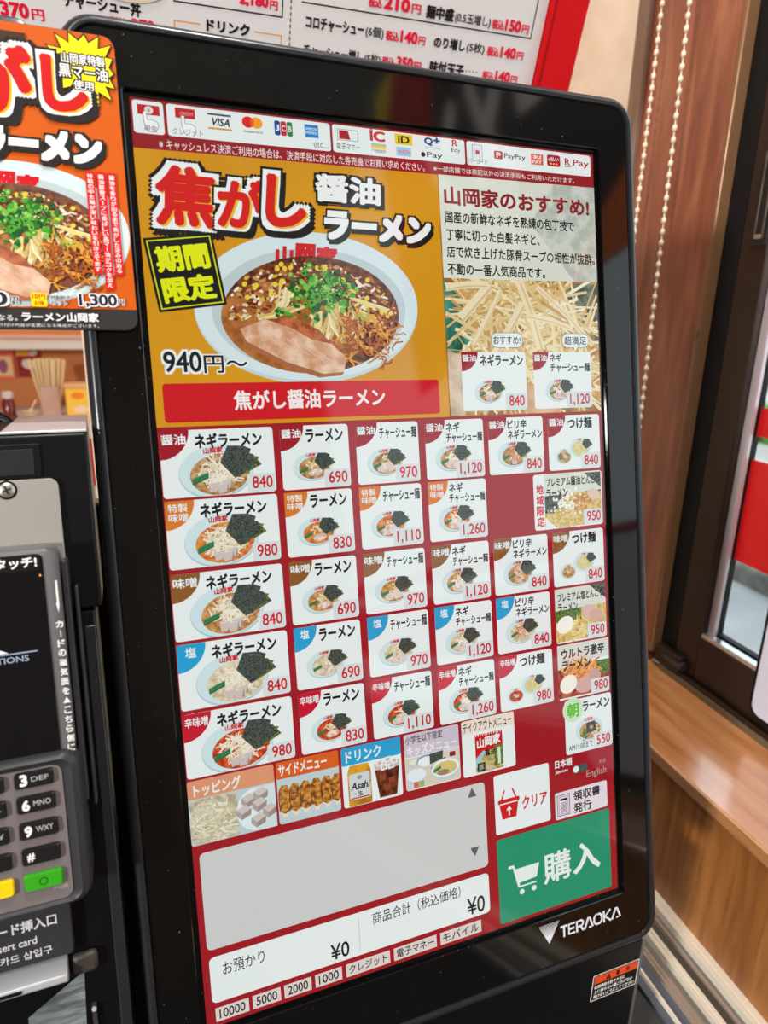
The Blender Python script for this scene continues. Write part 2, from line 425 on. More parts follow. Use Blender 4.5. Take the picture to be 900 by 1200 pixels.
wbox(G(), -2.0, 0.2440, 0.4765, 0.4800, -0.2280, 1.5, M_glass).build('glass_pane', wf, WIN)
# flush pull on the sash stile
g = G(); wbox(g, 0.2500, 0.2700, 0.4575, 0.4600, 0.2055, 0.300, pbr('pull_plate_dark', (34, 31, 30), 0.4, 0.3))
hp = g.build('pull_handle', wf, WIN, bevel=0.001)
g = G(); wbox(g, 0.2540, 0.2565, 0.4558, 0.4575, 0.2120, 0.294, pbr('pull_lip', (92, 84, 76), 0.35, 0.6)); wbox(g, 0.2645, 0.2665, 0.4558, 0.4575, 0.2120, 0.294, pbr('pull_lip', (92, 84, 76)))
wbox(g, 0.2565, 0.2645, 0.4558, 0.4575, 0.2120, 0.2165, pbr('pull_tip', (150, 138, 122), 0.35, 0.6)); g.build('pull_grip', hp, WIN, bevel=0.0004)
# corner hardware at the foot of the jamb
g = G(); wbox(g, 0.266, 0.310, 0.4515, 0.462, -0.2925, -0.268, M_brown_frame); g.build('corner_stop', wf, WIN, bevel=0.002)
g = G(); g.tube([(-0.262, 0.4560, -0.279), (-0.296, 0.4560, -0.279)], 0.0055, M_dark_grey, 14); g.build('guide_roller', wf, WIN)
g = G(); g.lathe([(0.0004, 0), (0.0032, 0), (0.003, 0.0012), (0.0004, 0.0018)], 0, 0, pbr('steel_screw', (120, 100, 90), 0.3, 0.9), 14)
g.build('screw', wf, WIN @ Matrix.Translation((-0.317, 0.449, 0.117)) @ Matrix.Rotation(rad(90), 4, 'X'))

# aluminium rail along the foot of the wall, and the counter everything stands on
prof = [(0.2580, 0), (0.2580, 0.0035), (0.2655, 0.0035), (0.2665, 0.0060), (0.2690, 0.0060), (0.2700, 0.0035), (0.2790, 0.0035), (0.2800, 0.0075), (0.2815, 0.0075),
        (0.2820, 0.0062), (0.2835, 0.0062), (0.2840, 0.0075), (0.2855, 0.0075), (0.2860, 0.0062), (0.2875, 0.0062), (0.2880, 0.0075), (0.2900, 0.0075), (0.2905, 0.0045),
        (0.2950, 0.0045), (0.2960, 0.0100), (0.2985, 0.0100), (0.2990, 0.0088), (0.3010, 0.0088), (0.3015, 0.0100), (0.3050, 0.0100), (0.3060, 0.0030), (0.3170, 0.0030),
        (0.3180, 0.0065), (0.3200, 0.0065), (0.3210, 0.0050), (0.3250, 0.0050), (0.3260, 0.0110), (0.3300, 0.0110), (0.3305, 0.0098), (0.3325, 0.0098), (0.3330, 0.0110), (0.3394, 0.0110), (0.3394, 0)]
prof = [(b, ZC+h) for b, h in prof]
M_rail_blue = pbr('slate_rail_band', (92, 98, 108), 0.45, 0.3); M_rail_olive = pbr('dark_olive_groove', (74, 70, 58), 0.6); M_rail_grey = pbr('rail_groove_grey', (120, 116, 108), 0.5, 0.3); M_rail_cream = pbr('cream_aluminium', (240, 232, 214), 0.4, 0.35); M_rail_pink = pbr('worn_rail_rib', (176, 158, 144), 0.4, 0.4)  # groove floors are coloured darker than most of the ribs
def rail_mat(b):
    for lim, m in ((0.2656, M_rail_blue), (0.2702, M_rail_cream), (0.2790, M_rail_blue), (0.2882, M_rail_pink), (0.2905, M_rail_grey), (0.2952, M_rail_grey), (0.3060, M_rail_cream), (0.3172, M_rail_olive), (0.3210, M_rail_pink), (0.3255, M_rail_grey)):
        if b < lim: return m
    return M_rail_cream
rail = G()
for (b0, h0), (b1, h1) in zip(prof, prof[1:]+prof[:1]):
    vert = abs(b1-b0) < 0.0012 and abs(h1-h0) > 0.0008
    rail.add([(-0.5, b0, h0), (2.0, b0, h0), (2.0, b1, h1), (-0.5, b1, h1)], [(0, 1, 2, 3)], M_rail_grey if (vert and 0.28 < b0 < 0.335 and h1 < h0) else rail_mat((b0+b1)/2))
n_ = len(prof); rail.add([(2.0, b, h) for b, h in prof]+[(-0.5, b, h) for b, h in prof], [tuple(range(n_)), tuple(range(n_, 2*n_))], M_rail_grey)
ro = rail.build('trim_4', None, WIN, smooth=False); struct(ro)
g = G(); g.box(-1.4, 0.26, -0.55, 0.46, ZC-0.03, ZC, pbr('charcoal_counter_top', (50, 52, 53), 0.45, noise=((60, 60, 60), 0.03, (46, 48, 49), (55, 57, 57))))
ct = empty('counter', (-0.4, 0.0, -1.25), 'charcoal counter top that the black ticket machine stands on, beside the aluminium rail', 'counter')
g.build('counter_top', ct, ID, bevel=0.002)
g = G(); g.box(-1.35, 0.24, -0.45, 0.44, -1.25, ZC-0.03, M_dim); g.build('cabinet', ct, ID)

# outdoors
M_asph = pbr('pale_wet_asphalt', (150, 155, 158), 0.6, noise=((2.0, 2.0, 2.0), 0.1, (136, 142, 146), (166, 170, 172)))
struct(wbox(G(), -8, 30, 0.60, 2.84, -1.34, -1.30, M_asph).build('ground_outside', None, WIN))
struct(wbox(G(), -8, 30, 3.12, 30, -1.34, -1.24, pbr('light_concrete_pavement', (186, 186, 180), 0.8, noise=((1.2, 1.2, 1.2), 0.1, (172, 172, 166), (200, 200, 194)))).build('ground_pavement', None, WIN))
kb = wbox(G(), -8, 30, 2.84, 3.12, -1.34, -1.20, pbr('weathered_concrete_kerb', (92, 92, 88), 0.85, noise=((9, 9, 9), 0.2, (66, 68, 64), (112, 112, 106)))).build('kerb', None, WIN, bevel=0.02)
struct(kb)
# =================================================================== OBJECTS
R = random.Random(7)
KX, KZ = 0.268/1080, 0.47185/1920
UI = lambda x, y: ((x-540)*KX, (960-y)*KZ)
LOC = lambda x, y: (x, -y)            # artwork given directly in metres (y flipped by the caller)
W_ = SCR(232, 240, 238); BK = SCR(18, 20, 22); RD = SCR(206, 18, 34); SCRED = SCR(160, 20, 32)

# ---------------------------------------------------------------- ticket machine
tm = empty('ticket_machine', (0, 0.05, ZC), 'black self-service ticket machine with a tall lit menu touchscreen', 'ticket machine')
# pedestal
g = G(); g.box(-0.158, 0.1705, -0.05, 0.20, ZC, -0.292, M_black_body); g.build('pedestal', tm, ID, bevel=0.0015)
g = G(); g.box(0.1700, 0.1718, -0.0505, 0.0, ZC, -0.2925, pbr('light_edge_trim', (120, 120, 122), 0.35, 0.5)); g.build('edge_trim', tm, ID)
g = G(); g.extrude_x([(0.06, -0.29), (0.02, -0.20), (0.06, 0.10), (0.12, 0.16), (0.19, 0.14), (0.19, -0.29)], -0.11, 0.11, M_black_plastic); g.build('support_column', tm, ID, bevel=0.003)
# monitor shell: lofted rounded rectangles, back to front
X0, X1, Z0, Z1 = -0.1635, 0.1640, -0.2770, 0.2710
loops = []
for d, y in ((0.030, 0.046), (0.012, 0.044), (0.004, 0.030), (0.0005, 0.010), (0, 0.004), (0.0002, 0.0005), (0.0012, -0.0022), (0.0028, -0.0036), (0.0044, -0.0040), (0.0056, -0.0036), (0.0060, -0.0024), (0.0060, 0.0)):
    loops.append(rr(*ring(X0, X1, Z0, Z1, d), max(0.017-d, 0.006), y))
sh = G().loft(loops, M_black_rim, True, False).build('monitor_housing', tm, MON, angle=50)
# glass front plate with the display opening
HX, HZ0, HZ1 = 0.1370, -0.2388, 0.2388
loops = [rr(*ring(X0, X1, Z0, Z1, 0.0061), 0.0112, 0.0), rr(*ring(X0, X1, Z0, Z1, 0.0061), 0.0112, -0.0020), rr(*ring(X0, X1, Z0, Z1, 0.0064), 0.0110, -0.0022),
         rr(-HX-0.0006, HX+0.0006, HZ0-0.0006, HZ1+0.0006, 0.0022, -0.0022), rr(-HX, HX, HZ0, HZ1, 0.0015, -0.0017), rr(-HX+0.0003, HX-0.0003, HZ0+0.0003, HZ1-0.0003, 0.0015, 0.0006)]
bz = G().loft(loops, M_black_gloss, False, False).build('front_glass', tm, MON, smooth=False)
g = G(); g.box(-0.1385, 0.1385, 0.0004, 0.004, -0.2402, 0.2402, M_black_gloss); g.build('display_mask', tm, MON)
# maker's mark on the lower bezel
p = P(LOC, 0.00225)
wm_ = pbr('pale_grey_logo_print', (205, 208, 212), 0.4)
tx0, tx1, ty0, tyb = 0.0701, 0.0857, 0.2424, 0.2556
n = 9
for i in range(n):
    f0 = i/n; hgt = (0.30+0.62*i/n)/n
    if i == n-1: f1 = 1.0
    ya = ty0+(tyb-ty0)*(f0*0.55); yb = ya+(tyb-ty0)*0.55*hgt*n/n
    def xe(y): q = (y-ty0)/(tyb-ty0); return tx0+(0.0776-tx0)*q, tx1-(tx1-0.0776)*q
    (a, b), (c, d) = xe(ya), xe(yb); p.poly([(a, ya), (b, ya), (d, yb), (c, yb)], wm_)
ya = ty0+(tyb-ty0)*0.55; a, b = xe(ya); p.poly([(a, ya), (b, ya), (0.0776, tyb)], wm_)
LX, LY, LW, LH = 0.0862, 0.2466, 0.0476, 0.0080
cells = {'T': (0, .115), 'E': (.125, .235), 'R': (.255, .375), 'A': (.385, .530), 'O': (.540, .690), 'K': (.705, .835), 'a': (.845, .995)}
strokes = {'T': [[(0, .1), (1, .1)], [(.5, .1), (.5, 1)]], 'E': [[(1, .1), (.1, .1), (.1, .9), (1, .9)], [(.1, .5), (.9, .5)]],
           'R': [[(.08, 1), (.08, .1), (.75, .1), (.92, .22), (.92, .42), (.75, .56), (.2, .56)], [(.55, .56), (.98, 1)]],
           'A': [[(.02, 1), (.48, .1), (.62, .1), (.98, .92), (.52, .92)]], 'a': [[(.02, 1), (.48, .1), (.62, .1), (.98, .92), (.52, .92)]],
           'O': [[(.28, .1), (.72, .1), (.92, .3), (.92, .7), (.72, .9), (.28, .9), (.08, .7), (.08, .3), (.28, .1), (.5, .1)]],
           'K': [[(.08, 0), (.08, 1)], [(.95, .02), (.2, .52), (.98, 1)]]}
for ch, (c0, c1) in cells.items():
    for st_ in strokes[ch]: p.line([(LX+LW*(c0+(c1-c0)*x), LY+LH*y) for x, y in st_], 0.00150, wm_)
p.build('maker_logo', tm, MON)
# warning sticker on the pedestal
p = P(lambda x, y: (x, -y), 0.0503)
sx = lambda u: 0.1290+u*0.0408
sy = lambda v: 0.3105+v*0.0245
OR = INK(226, 84, 40); WHs = INK(226, 224, 220); BKs = INK(16, 15, 15)
p.rect(sx(0), sy(0), sx(1), sy(1), WHs, 0.0012); p.rect(sx(.02), sy(.035), sx(.98), sy(.965), BKs, 0.0010)
p.rect(sx(.04), sy(.06), sx(.96), sy(.36), OR)
p.poly([(sx(.28), sy(.33)), (sx(.40), sy(.33)), (sx(.34), sy(.11))], BKs); p.rect(sx(.334), sy(.18), sx(.346), sy(.26), OR); p.rect(sx(.334), sy(.28), sx(.346), sy(.31), OR)
p.text('警', sx(.50), sy(.12), sx(.58), sy(.31), BKs, .03); p.text('告', sx(.72), sy(.12), sx(.80), sy(.31), BKs, .03)
for i, t in enumerate(('転倒事故を防ぐために', '上に乗らない寝ころがない', '傾けないようにしてください')):
    p.text(t, sx(.06), sy(.42+.18*i), sx((.72, .90, .95)[i]), sy(.56+.18*i), INK(240, 238, 234), .035)
st = p.build('warning_sticker', tm, ID); st['label'] = 'orange and black warning sticker'

# ---------------------------------------------------------------- touchscreen
p = P(UI, 0.00002); p.rect(0, 0, 1080, 1920, SCRED)
ts = p.build('touchscreen', tm, MON); ts['label'] = 'lit dark red menu screen'
def panel(name, fn, label=None, lift=0.00006, clip=(0, 0, 1080, 1920)):
    q = P(UI, lift); q.clip = clip; fn(q); o = q.build(name, ts, MON)
    if label: o['label'] = label
    return o
NORI = SCRN('display_nori', (24, 36, 34), (86, 98, 88), 2000)
NORI2 = SCRN('display_nori_edge', (48, 62, 34), (120, 124, 60), 900)
RIM = SCR(206, 228, 230); RIMD = SCR(172, 204, 210); NEGI = SCR(238, 232, 212); NEGI2 = SCR(214, 200, 168)
MEAT = SCRN('display_sliced_pork', (196, 168, 150), (240, 226, 212), 500); MEATC = SCR(206, 192, 184); MEATD = SCR(160, 142, 132)
GRN = SCR(28, 108, 66); GRN2 = SCR(60, 150, 96); LOGO = SCR(206, 30, 40); NOOD = SCR(226, 206, 140)
SOUP = {'shoyu': SCRN('display_soy_broth', (150, 100, 50), (206, 166, 110), 350), 'toku': SCRN('display_special_miso_broth', (196, 92, 30), (226, 150, 70), 350),
        'miso': SCRN('display_miso_broth', (168, 104, 46), (214, 164, 100), 350), 'shio': SCRN('display_salt_broth', (196, 176, 138), (228, 216, 184), 350),
        'kara': SCRN('display_hot_miso_broth', (176, 40, 14), (224, 96, 36), 350)}
SHADE = SCR(214, 224, 224)
def mound(q, cx, cy, rx, ry, n, cols, wd):
    for i in range(n):
        a = R.uniform(0, 6.28); d = math.sqrt(R.random())
        x, y = cx+rx*d*math.cos(a), cy+ry*d*math.sin(a); b = R.uniform(0, 3.14); l = R.uniform(.25, .5)*rx
        dx, dy = l*math.cos(b), l*math.sin(b)*.8
        q.line([(x-dx, y-dy), (x+R.uniform(-.1, .1)*rx, y+R.uniform(-.15, .15)*ry), (x+dx, y+dy)], wd*R.uniform(.7, 1.2), R.choice(cols))
def nori(q, cx, cy, r):
    def pg(pts, m): q.poly([(cx+x*r, cy+y*r) for x, y in pts], m)
    pg(((.62, -.60), (.98, -.56), (.92, -.40), (1.20, -.32), (1.02, -.12), (.62, .18)), NORI2)
    pg(((.60, -.50), (1.02, -.42), (1.26, -.11), (.56, .22)), NORI2); pg(((.60, -.50), (1.00, -.40), (1.14, -.16), (.56, .20)), NORI)
    pg(((.33, -.68), (.76, -.66), (.98, -.56), (.90, -.36), (1.00, -.16), (.50, .24), (.11, -.22)), NORI)
def spinach(q, x, y, s):
    for i in range(7):
        k = i/6-.5
        q.line([(x-s*.9, y+s*(.35+k*.5)), (x, y+s*(k*.55)), (x+s*.9, y-s*(.35-k*.5))], s*.16, (GRN, GRN2, GRN)[i % 3])
def bowl(q, cx, cy, rx, soup, top, big=False):
    ry = rx*.735
    q.ell(cx, cy+rx*.03, rx, ry, RIMD, -6); q.ell(cx, cy, rx*.985, ry*.96, RIM, -6)
    sx_, sy_ = cx+rx*.09, cy+ry*.13
    q.ell(sx_, sy_, rx*.80, ry*.76, SOUP[soup], -6)
    q.text('山岡家', cx-rx*.32, cy-ry*.86, cx+rx*.20, cy-ry*.63, LOGO, .05, slope=-.05)
    m = 60 if big else 22
    wd = rx*(.035 if big else .05)
    if top == 'negi':
        mound(q, sx_, sy_-ry*.06, rx*.50, ry*.50, m*2, (NEGI, NEGI, NEGI2), wd)
        for (x, y) in ((-.18, .5), (.16, .42), (.05, .55)):
            k = rx*.15; X, Y = sx_+x*rx, sy_+y*ry
            q.poly([(X-k, Y-k*.7), (X+k*.9, Y-k), (X+k, Y+k*.5), (X-k*.8, Y+k*.8)], MEATC); q.poly([(X-k, Y-k*.7), (X-k*.3, Y-k*1.1), (X+k*.9, Y-k)], SCR(224, 214, 208)); q.poly([(X+k*.9, Y-k), (X+k, Y+k*.5), (X+k*.5, Y+k*.6)], MEATD)
    elif top == 'plain':
        mound(q, sx_-rx*.05, sy_-ry*.2, rx*.32, ry*.25, m, (NEGI, NOOD, NEGI2), wd)
        q.ell(sx_+rx*.05, sy_+ry*.32, rx*.36, ry*.24, MEAT, -10)
    elif top == 'cha':
        mound(q, sx_, sy_-ry*.35, rx*.3, ry*.2, m//2, (NEGI, NOOD), wd)
        for i in range(5):
            q.ell(sx_-rx*.30+i*rx*.14, sy_+ry*(.30-.02*i), rx*.24, ry*.36, (MEAT, SCR(222, 204, 192), MEAT)[i % 3], 14)
    elif top == 'negicha':
        for i in range(5):
            q.ell(sx_-rx*.22+i*rx*.13, sy_+ry*.28, rx*.25, ry*.40, (MEAT, SCR(220, 204, 194))[i % 2], 10)
        mound(q, sx_-rx*.03, sy_-ry*.15, rx*.42, ry*.35, m, (NEGI, SCR(246, 242, 230)), wd)
    elif top == 'piri':
        mound(q, sx_, sy_-ry*.02, rx*.46, ry*.46, m*2, (SCR(222, 160, 110), NEGI, SCR(206, 120, 76)), wd)
        k = rx*.13; q.rect(sx_-k*1.4, sy_+ry*.42, sx_+k, sy_+ry*.42+k*1.5, MEATC)
    spinach(q, cx-rx*.44, cy+ry*.26, rx*.24)
    nori(q, cx, cy, rx*(.98 if big else .96))
def tsuke(q, cx, cy, r, soup):
    q.ell(cx+r*.75, cy-r*.15, r*1.02, r*.82, RIM); q.ell(cx+r*.80, cy-r*.10, r*.82, r*.62, SCR(214, 204, 150))
    mound(q, cx+r*.8, cy-r*.12, r*.55, r*.42, 26, (NOOD, SCR(240, 226, 170), SCR(206, 184, 110)), r*.06)
    q.text('山岡家', cx+r*.5, cy-r*.92, cx+r*.95, cy-r*.74, LOGO, .03)
    nori(q, cx+r*.85, cy-r*.25, r*.92)
    q.ell(cx-r*.85, cy+r*.48, r*.78, r*.64, RIM); q.ell(cx-r*.82, cy+r*.54, r*.62, r*.46, SOUP[soup]); q.text('山岡家', cx-r*1.05, cy-r*.08, cx-r*.62, cy+r*.08, LOGO, .03)
    mound(q, cx-r*.78, cy+r*.5, r*.22, r*.16, 12, (NEGI, SCR(180, 190, 180)), r*.06); spinach(q, cx-r*1.1, cy+r*.62, r*.18)

BADGE = {'醤油': (158, 18, 36), '特製\n味噌': (216, 122, 34), '味噌': (140, 88, 34), '塩': (24, 160, 210), '辛味噌': (200, 14, 48)}
def price(q, t, x1, y1, col=RD, h=28):
    wd = {3: 44, 5: 60}[len(t)]
    q.rect(x1-wd-16, y1-h-12, x1-2, y1-1, SHADE, 4)
    q.text(t, x1-wd-6, y1-h-7, x1-7, y1-9 if ',' not in t else y1-5, col, 0.018)
def badge(q, x0, y0, t, r):
    c = SCR(*BADGE[t])
    pts = [(x0, y0), (x0+r, y0)]+[(x0+r*math.cos(rad(a)), y0+r*1.02*math.sin(rad(a))) for a in range(0, 91, 10)][1:]
    q.poly(pts, c)
    ls = t.split('\n')
    if len(ls) == 2:
        for i, l in enumerate(ls): q.text(l, x0+r*.10, y0+r*(.10+.34*i), x0+r*.76, y0+r*(.40+.34*i), W_, .015)
    elif len(t) == 1: q.text(t, x0+r*.28, y0+r*.12, x0+r*.66, y0+r*.50, W_, .02)
    else: q.text(t, x0+r*.06, y0+r*.14, x0+r*.88, y0+r*.50, W_, .02)
COLS = [(2, 231), (246, 398), (415, 566), (583, 735), (748, 902), (917, 1072)]
ROWS = [(641, 783), (783.5, 929), (934, 1078), (1080, 1224), (1227, 1370)]
def tile(ci, ri, bd, name, pr, kind, soup):
    x0, x1 = COLS[ci]; y0, y1 = ROWS[ri]; y0 += 2; y1 -= 3
    def fn(q):
        q.rect(x0, y0, x1, y1, W_, 7)
        big = ci == 0
        if kind == 'tsuke': tsuke(q, x0+70, y0+88, 31, soup)
        elif big: bowl(q, x0+108, y0+86, 76, soup, kind, True)
        else: bowl(q, x0+67, y0+88, 43, soup, kind)
        badge(q, x0, y0, bd, 52 if not big else 58)
        if '\n' in name:
            a, b = name.split('\n')
            q.text(a, x0+54, y0+6, x0+54+18*len(a), y0+28, BK, .03); q.text(b, x0+54, y0+30, x1-3, y0+53, BK, .03)
        elif big: q.text(name, x0+68, y0+8, x0+205, y0+39, BK, .045)
        elif kind == 'tsuke': q.text(name, x0+58, y0+6, x0+132, y0+35, BK, .035)
        elif '麺' in name: q.text(name, x0+56, y0+10, x1-4, y0+37, BK, .03)
        else: q.text(name, x0+56, y0+8, x1-12, y0+37, BK, .04)
        price(q, pr, x1, y1)
    o = panel('menu_button', fn, clip=(x0, y0, x1, y1))
    o['label'] = f'menu button with a {soup_word[soup]} ramen bowl, price {pr}'
soup_word = {'shoyu': 'soy broth', 'toku': 'orange broth', 'miso': 'miso broth', 'shio': 'pale salt broth', 'kara': 'red spicy broth'}
for ri, (bd, soup, prs, c5) in enumerate((('醤油', 'shoyu', ('840', '690', '970', '1,120'), 'pt'), ('特製\n味噌', 'toku', ('980', '830', '1,110', '1,260'), ''),
        ('味噌', 'miso', ('840', '690', '970', '1,120'), 'pt'), ('塩', 'shio', ('840', '690', '970', '1,120'), 'p'), ('辛味噌', 'kara', ('980', '830', '1,110', '1,260'), 't'))):
    tile(0, ri, bd, 'ネギラーメン', prs[0], 'negi', soup); tile(1, ri, bd, 'ラーメン', prs[1], 'plain', soup)
    tile(2, ri, bd, 'チャーシュー麺', prs[2], 'cha', soup); tile(3, ri, bd, 'ネギ\nチャーシュー麺', prs[3], 'negicha', soup)
    if 'p' in c5: tile(4, ri, bd, 'ピリ辛\nネギラーメン', '840', 'piri', soup)
    if c5 == 'pt': tile(5, ri, bd, 'つけ麺', '840', 'tsuke', soup)
    if c5 == 't': tile(4, ri, bd, 'つけ麺', '980', 'tsuke', soup)

# the three photo buttons of the right-hand column, and the morning button
VEIL = SCR(216, 220, 208); FOODY = SCRN('display_noodles', (190, 150, 70), (232, 208, 140), 420, (.35, .65), (1, 1, 1)); DKNORI = SCRN('display_dark_seaweed', (40, 46, 44), (104, 110, 106), 500)
HERB = SCRN('display_herbs', (44, 78, 30), (120, 146, 60), 700); CHILI = SCRN('display_red_oil', (120, 24, 22), (196, 84, 40), 300)
def prem1(q):
    q.rect(868, 787, 1073, 926, W_, 7); x0 = 899
    q.rect(x0, 832, 1070, 923, FOODY); q.rect(x0, 838, 950, 886, DKNORI); q.rect(1020, 790, 1070, 840, DKNORI)
    q.poly([(x0, 787), (1015, 787), (1070, 830), (1070, 836), (x0, 842)], VEIL)
    for i in range(110): q.ell(R.gauss(965, 20), R.gauss(868, 20), R.uniform(3, 6), R.uniform(2, 4), R.choice((W_, NEGI, SCR(246, 246, 236))), R.uniform(0, 180), n=8)
    mound(q, 1015, 865, 26, 22, 30, (SCR(196, 120, 50), SCR(220, 160, 80)), 4); q.ell(1046, 846, 20, 14, SCR(224, 196, 176), 20)
    mound(q, 960, 905, 60, 16, 60, (NOOD, SCR(206, 170, 90)), 3); q.poly([(x0, 895), (930, 924), (x0, 924)], W_)
    q.text('プレミアム醤油とんこつ', x0+5, 797, 1066, 820, BK, .03); q.text('ラーメン', x0+5, 825, x0+68, 848, BK, .03)
    for i, ch in enumerate('地域限定'): q.text(ch, 874, 812+27*i, 896, 836+27*i, RD, .03)
    price(q, '950', 1073, 924)
panel('menu_button', prem1, 'menu button with a noodle photograph and a red vertical caption', clip=(868, 787, 1073, 926))
def prem2(q):
    x0, y0, x1, y1 = 917, 1081, 1073, 1222
    q.rect(x0, y0, x1, y1, W_, 7); q.rect(x0, y0+50, x1, y1-4, FOODY); q.rect(x0, y0+54, x0+78, y0+86, HERB); q.rect(x1-50, y0, x1, y0+48, DKNORI)
    q.poly([(x0, y0), (x0+106, y0), (x1, y0+40), (x1, y0+52), (x0, y0+56)], VEIL)
    mound(q, x0+70, y0+110, 50, 26, 70, (NOOD, SCR(240, 222, 150), SCR(214, 180, 90)), 4)
    q.ell(x0+106, y0+70, 26, 18, SCR(222, 182, 168), 25); q.ell(x0+124, y0+80, 22, 15, SCR(212, 170, 156), 15); q.ell(x0+28, y0+94, 27, 21, SCR(250, 244, 232), -25)
    for (a, b) in ((70, 98), (64, 112), (92, 132)): q.ell(x0+a, y0+b, 4, 4, RD); q.ell(x0+a, y0+b, 2, 2, NOOD)
    q.text('プレミアム塩とんこつ', x0+8, y0+11, x1-8, y0+34, BK, .03); q.text('ラーメン', x0+8, y0+38, x0+68, y0+61, BK, .03); price(q, '950', x1, y1)
panel('menu_button', prem2, 'menu button with a boiled egg and pale noodle photograph', clip=(917, 1081, 1073, 1222))
def ultra(q):
    x0, y0, x1, y1 = 918, 1227, 1077, 1370
    q.rect(x0, y0, x1, y1, W_, 7); q.rect(x0, y0+56, x1, y1-4, CHILI); q.rect(x1-40, y0+56, x1, y0+92, HERB)
    q.poly([(x0, y0), (x1, y0), (x1, y0+48), (x0+60, y0+52), (x0, y0+64)], VEIL); q.ell(x0+64, y0+36, 50, 16, SCR(226, 210, 200))
    mound(q, x0+72, y0+74, 54, 26, 90, (SCR(230, 160, 80), SCR(240, 196, 120), SCR(206, 110, 50)), 4)
    q.ell(x0+82, y0+112, 32, 22, SCR(214, 170, 160), -10); q.ell(x0+112, y0+92, 20, 16, SCR(206, 160, 150), 30); q.ell(x0+30, y0+104, 27, 23, SCR(248, 240, 226), -30)
    q.text('ウルトラ激辛', x0+12, y0+10, x1-14, y0+38, BK, .035); q.text('ラーメン', x0+12, y0+42, x0+100, y0+69, BK, .035); price(q, '980', x1, y1)
panel('menu_button', ultra, 'menu button with a red spicy noodle photograph and egg', clip=(918, 1227, 1077, 1370))
def asa(q):
    x0, y0, x1, y1 = 933, 1375, 1079, 1518
    q.rect(x0, y0, x1, y1, W_, 7); q.ell(x0+26, y0+26, 32, 32, SCR(204, 230, 190)); q.text('朝', x0+7, y0+8, x0+44, y0+46, SCR(90, 186, 30), .03); q.text('ラーメン', x0+56, y0+10, x1-5, y0+37, BK, .035)
    q.ell(x0+74, y0+86, 42, 31, RIMD); q.ell(x0+74, y0+85, 41, 30, RIM); q.ell(x0+76, y0+90, 33, 23, SOUP['shoyu']); q.text('山岡家', x0+60, y0+54, x0+86, y0+64, LOGO, .03)
    for i in range(40): q.ell(R.gauss(x0+62, 7), R.gauss(y0+95, 7), 2.2, 1.8, R.choice((GRN, GRN2)), n=7)
    mound(q, x0+92, y0+92, 13, 12, 18, (NOOD, NEGI), 2.5); q.poly([(x0+64, y0+70), (x0+92, y0+66), (x0+96, y0+94), (x0+66, y0+96)], NORI); q.ell(x0+80, y0+82, 6, 5, SCR(226, 150, 120)); q.ell(x0+92, y0+101, 9, 5, MEAT)
    q.text('AM11:00まで', x0+8, y1-26, x0+84, y1-9, BK, .008); price(q, '550', x1, y1)
panel('menu_button', asa, 'morning menu button with a green character')

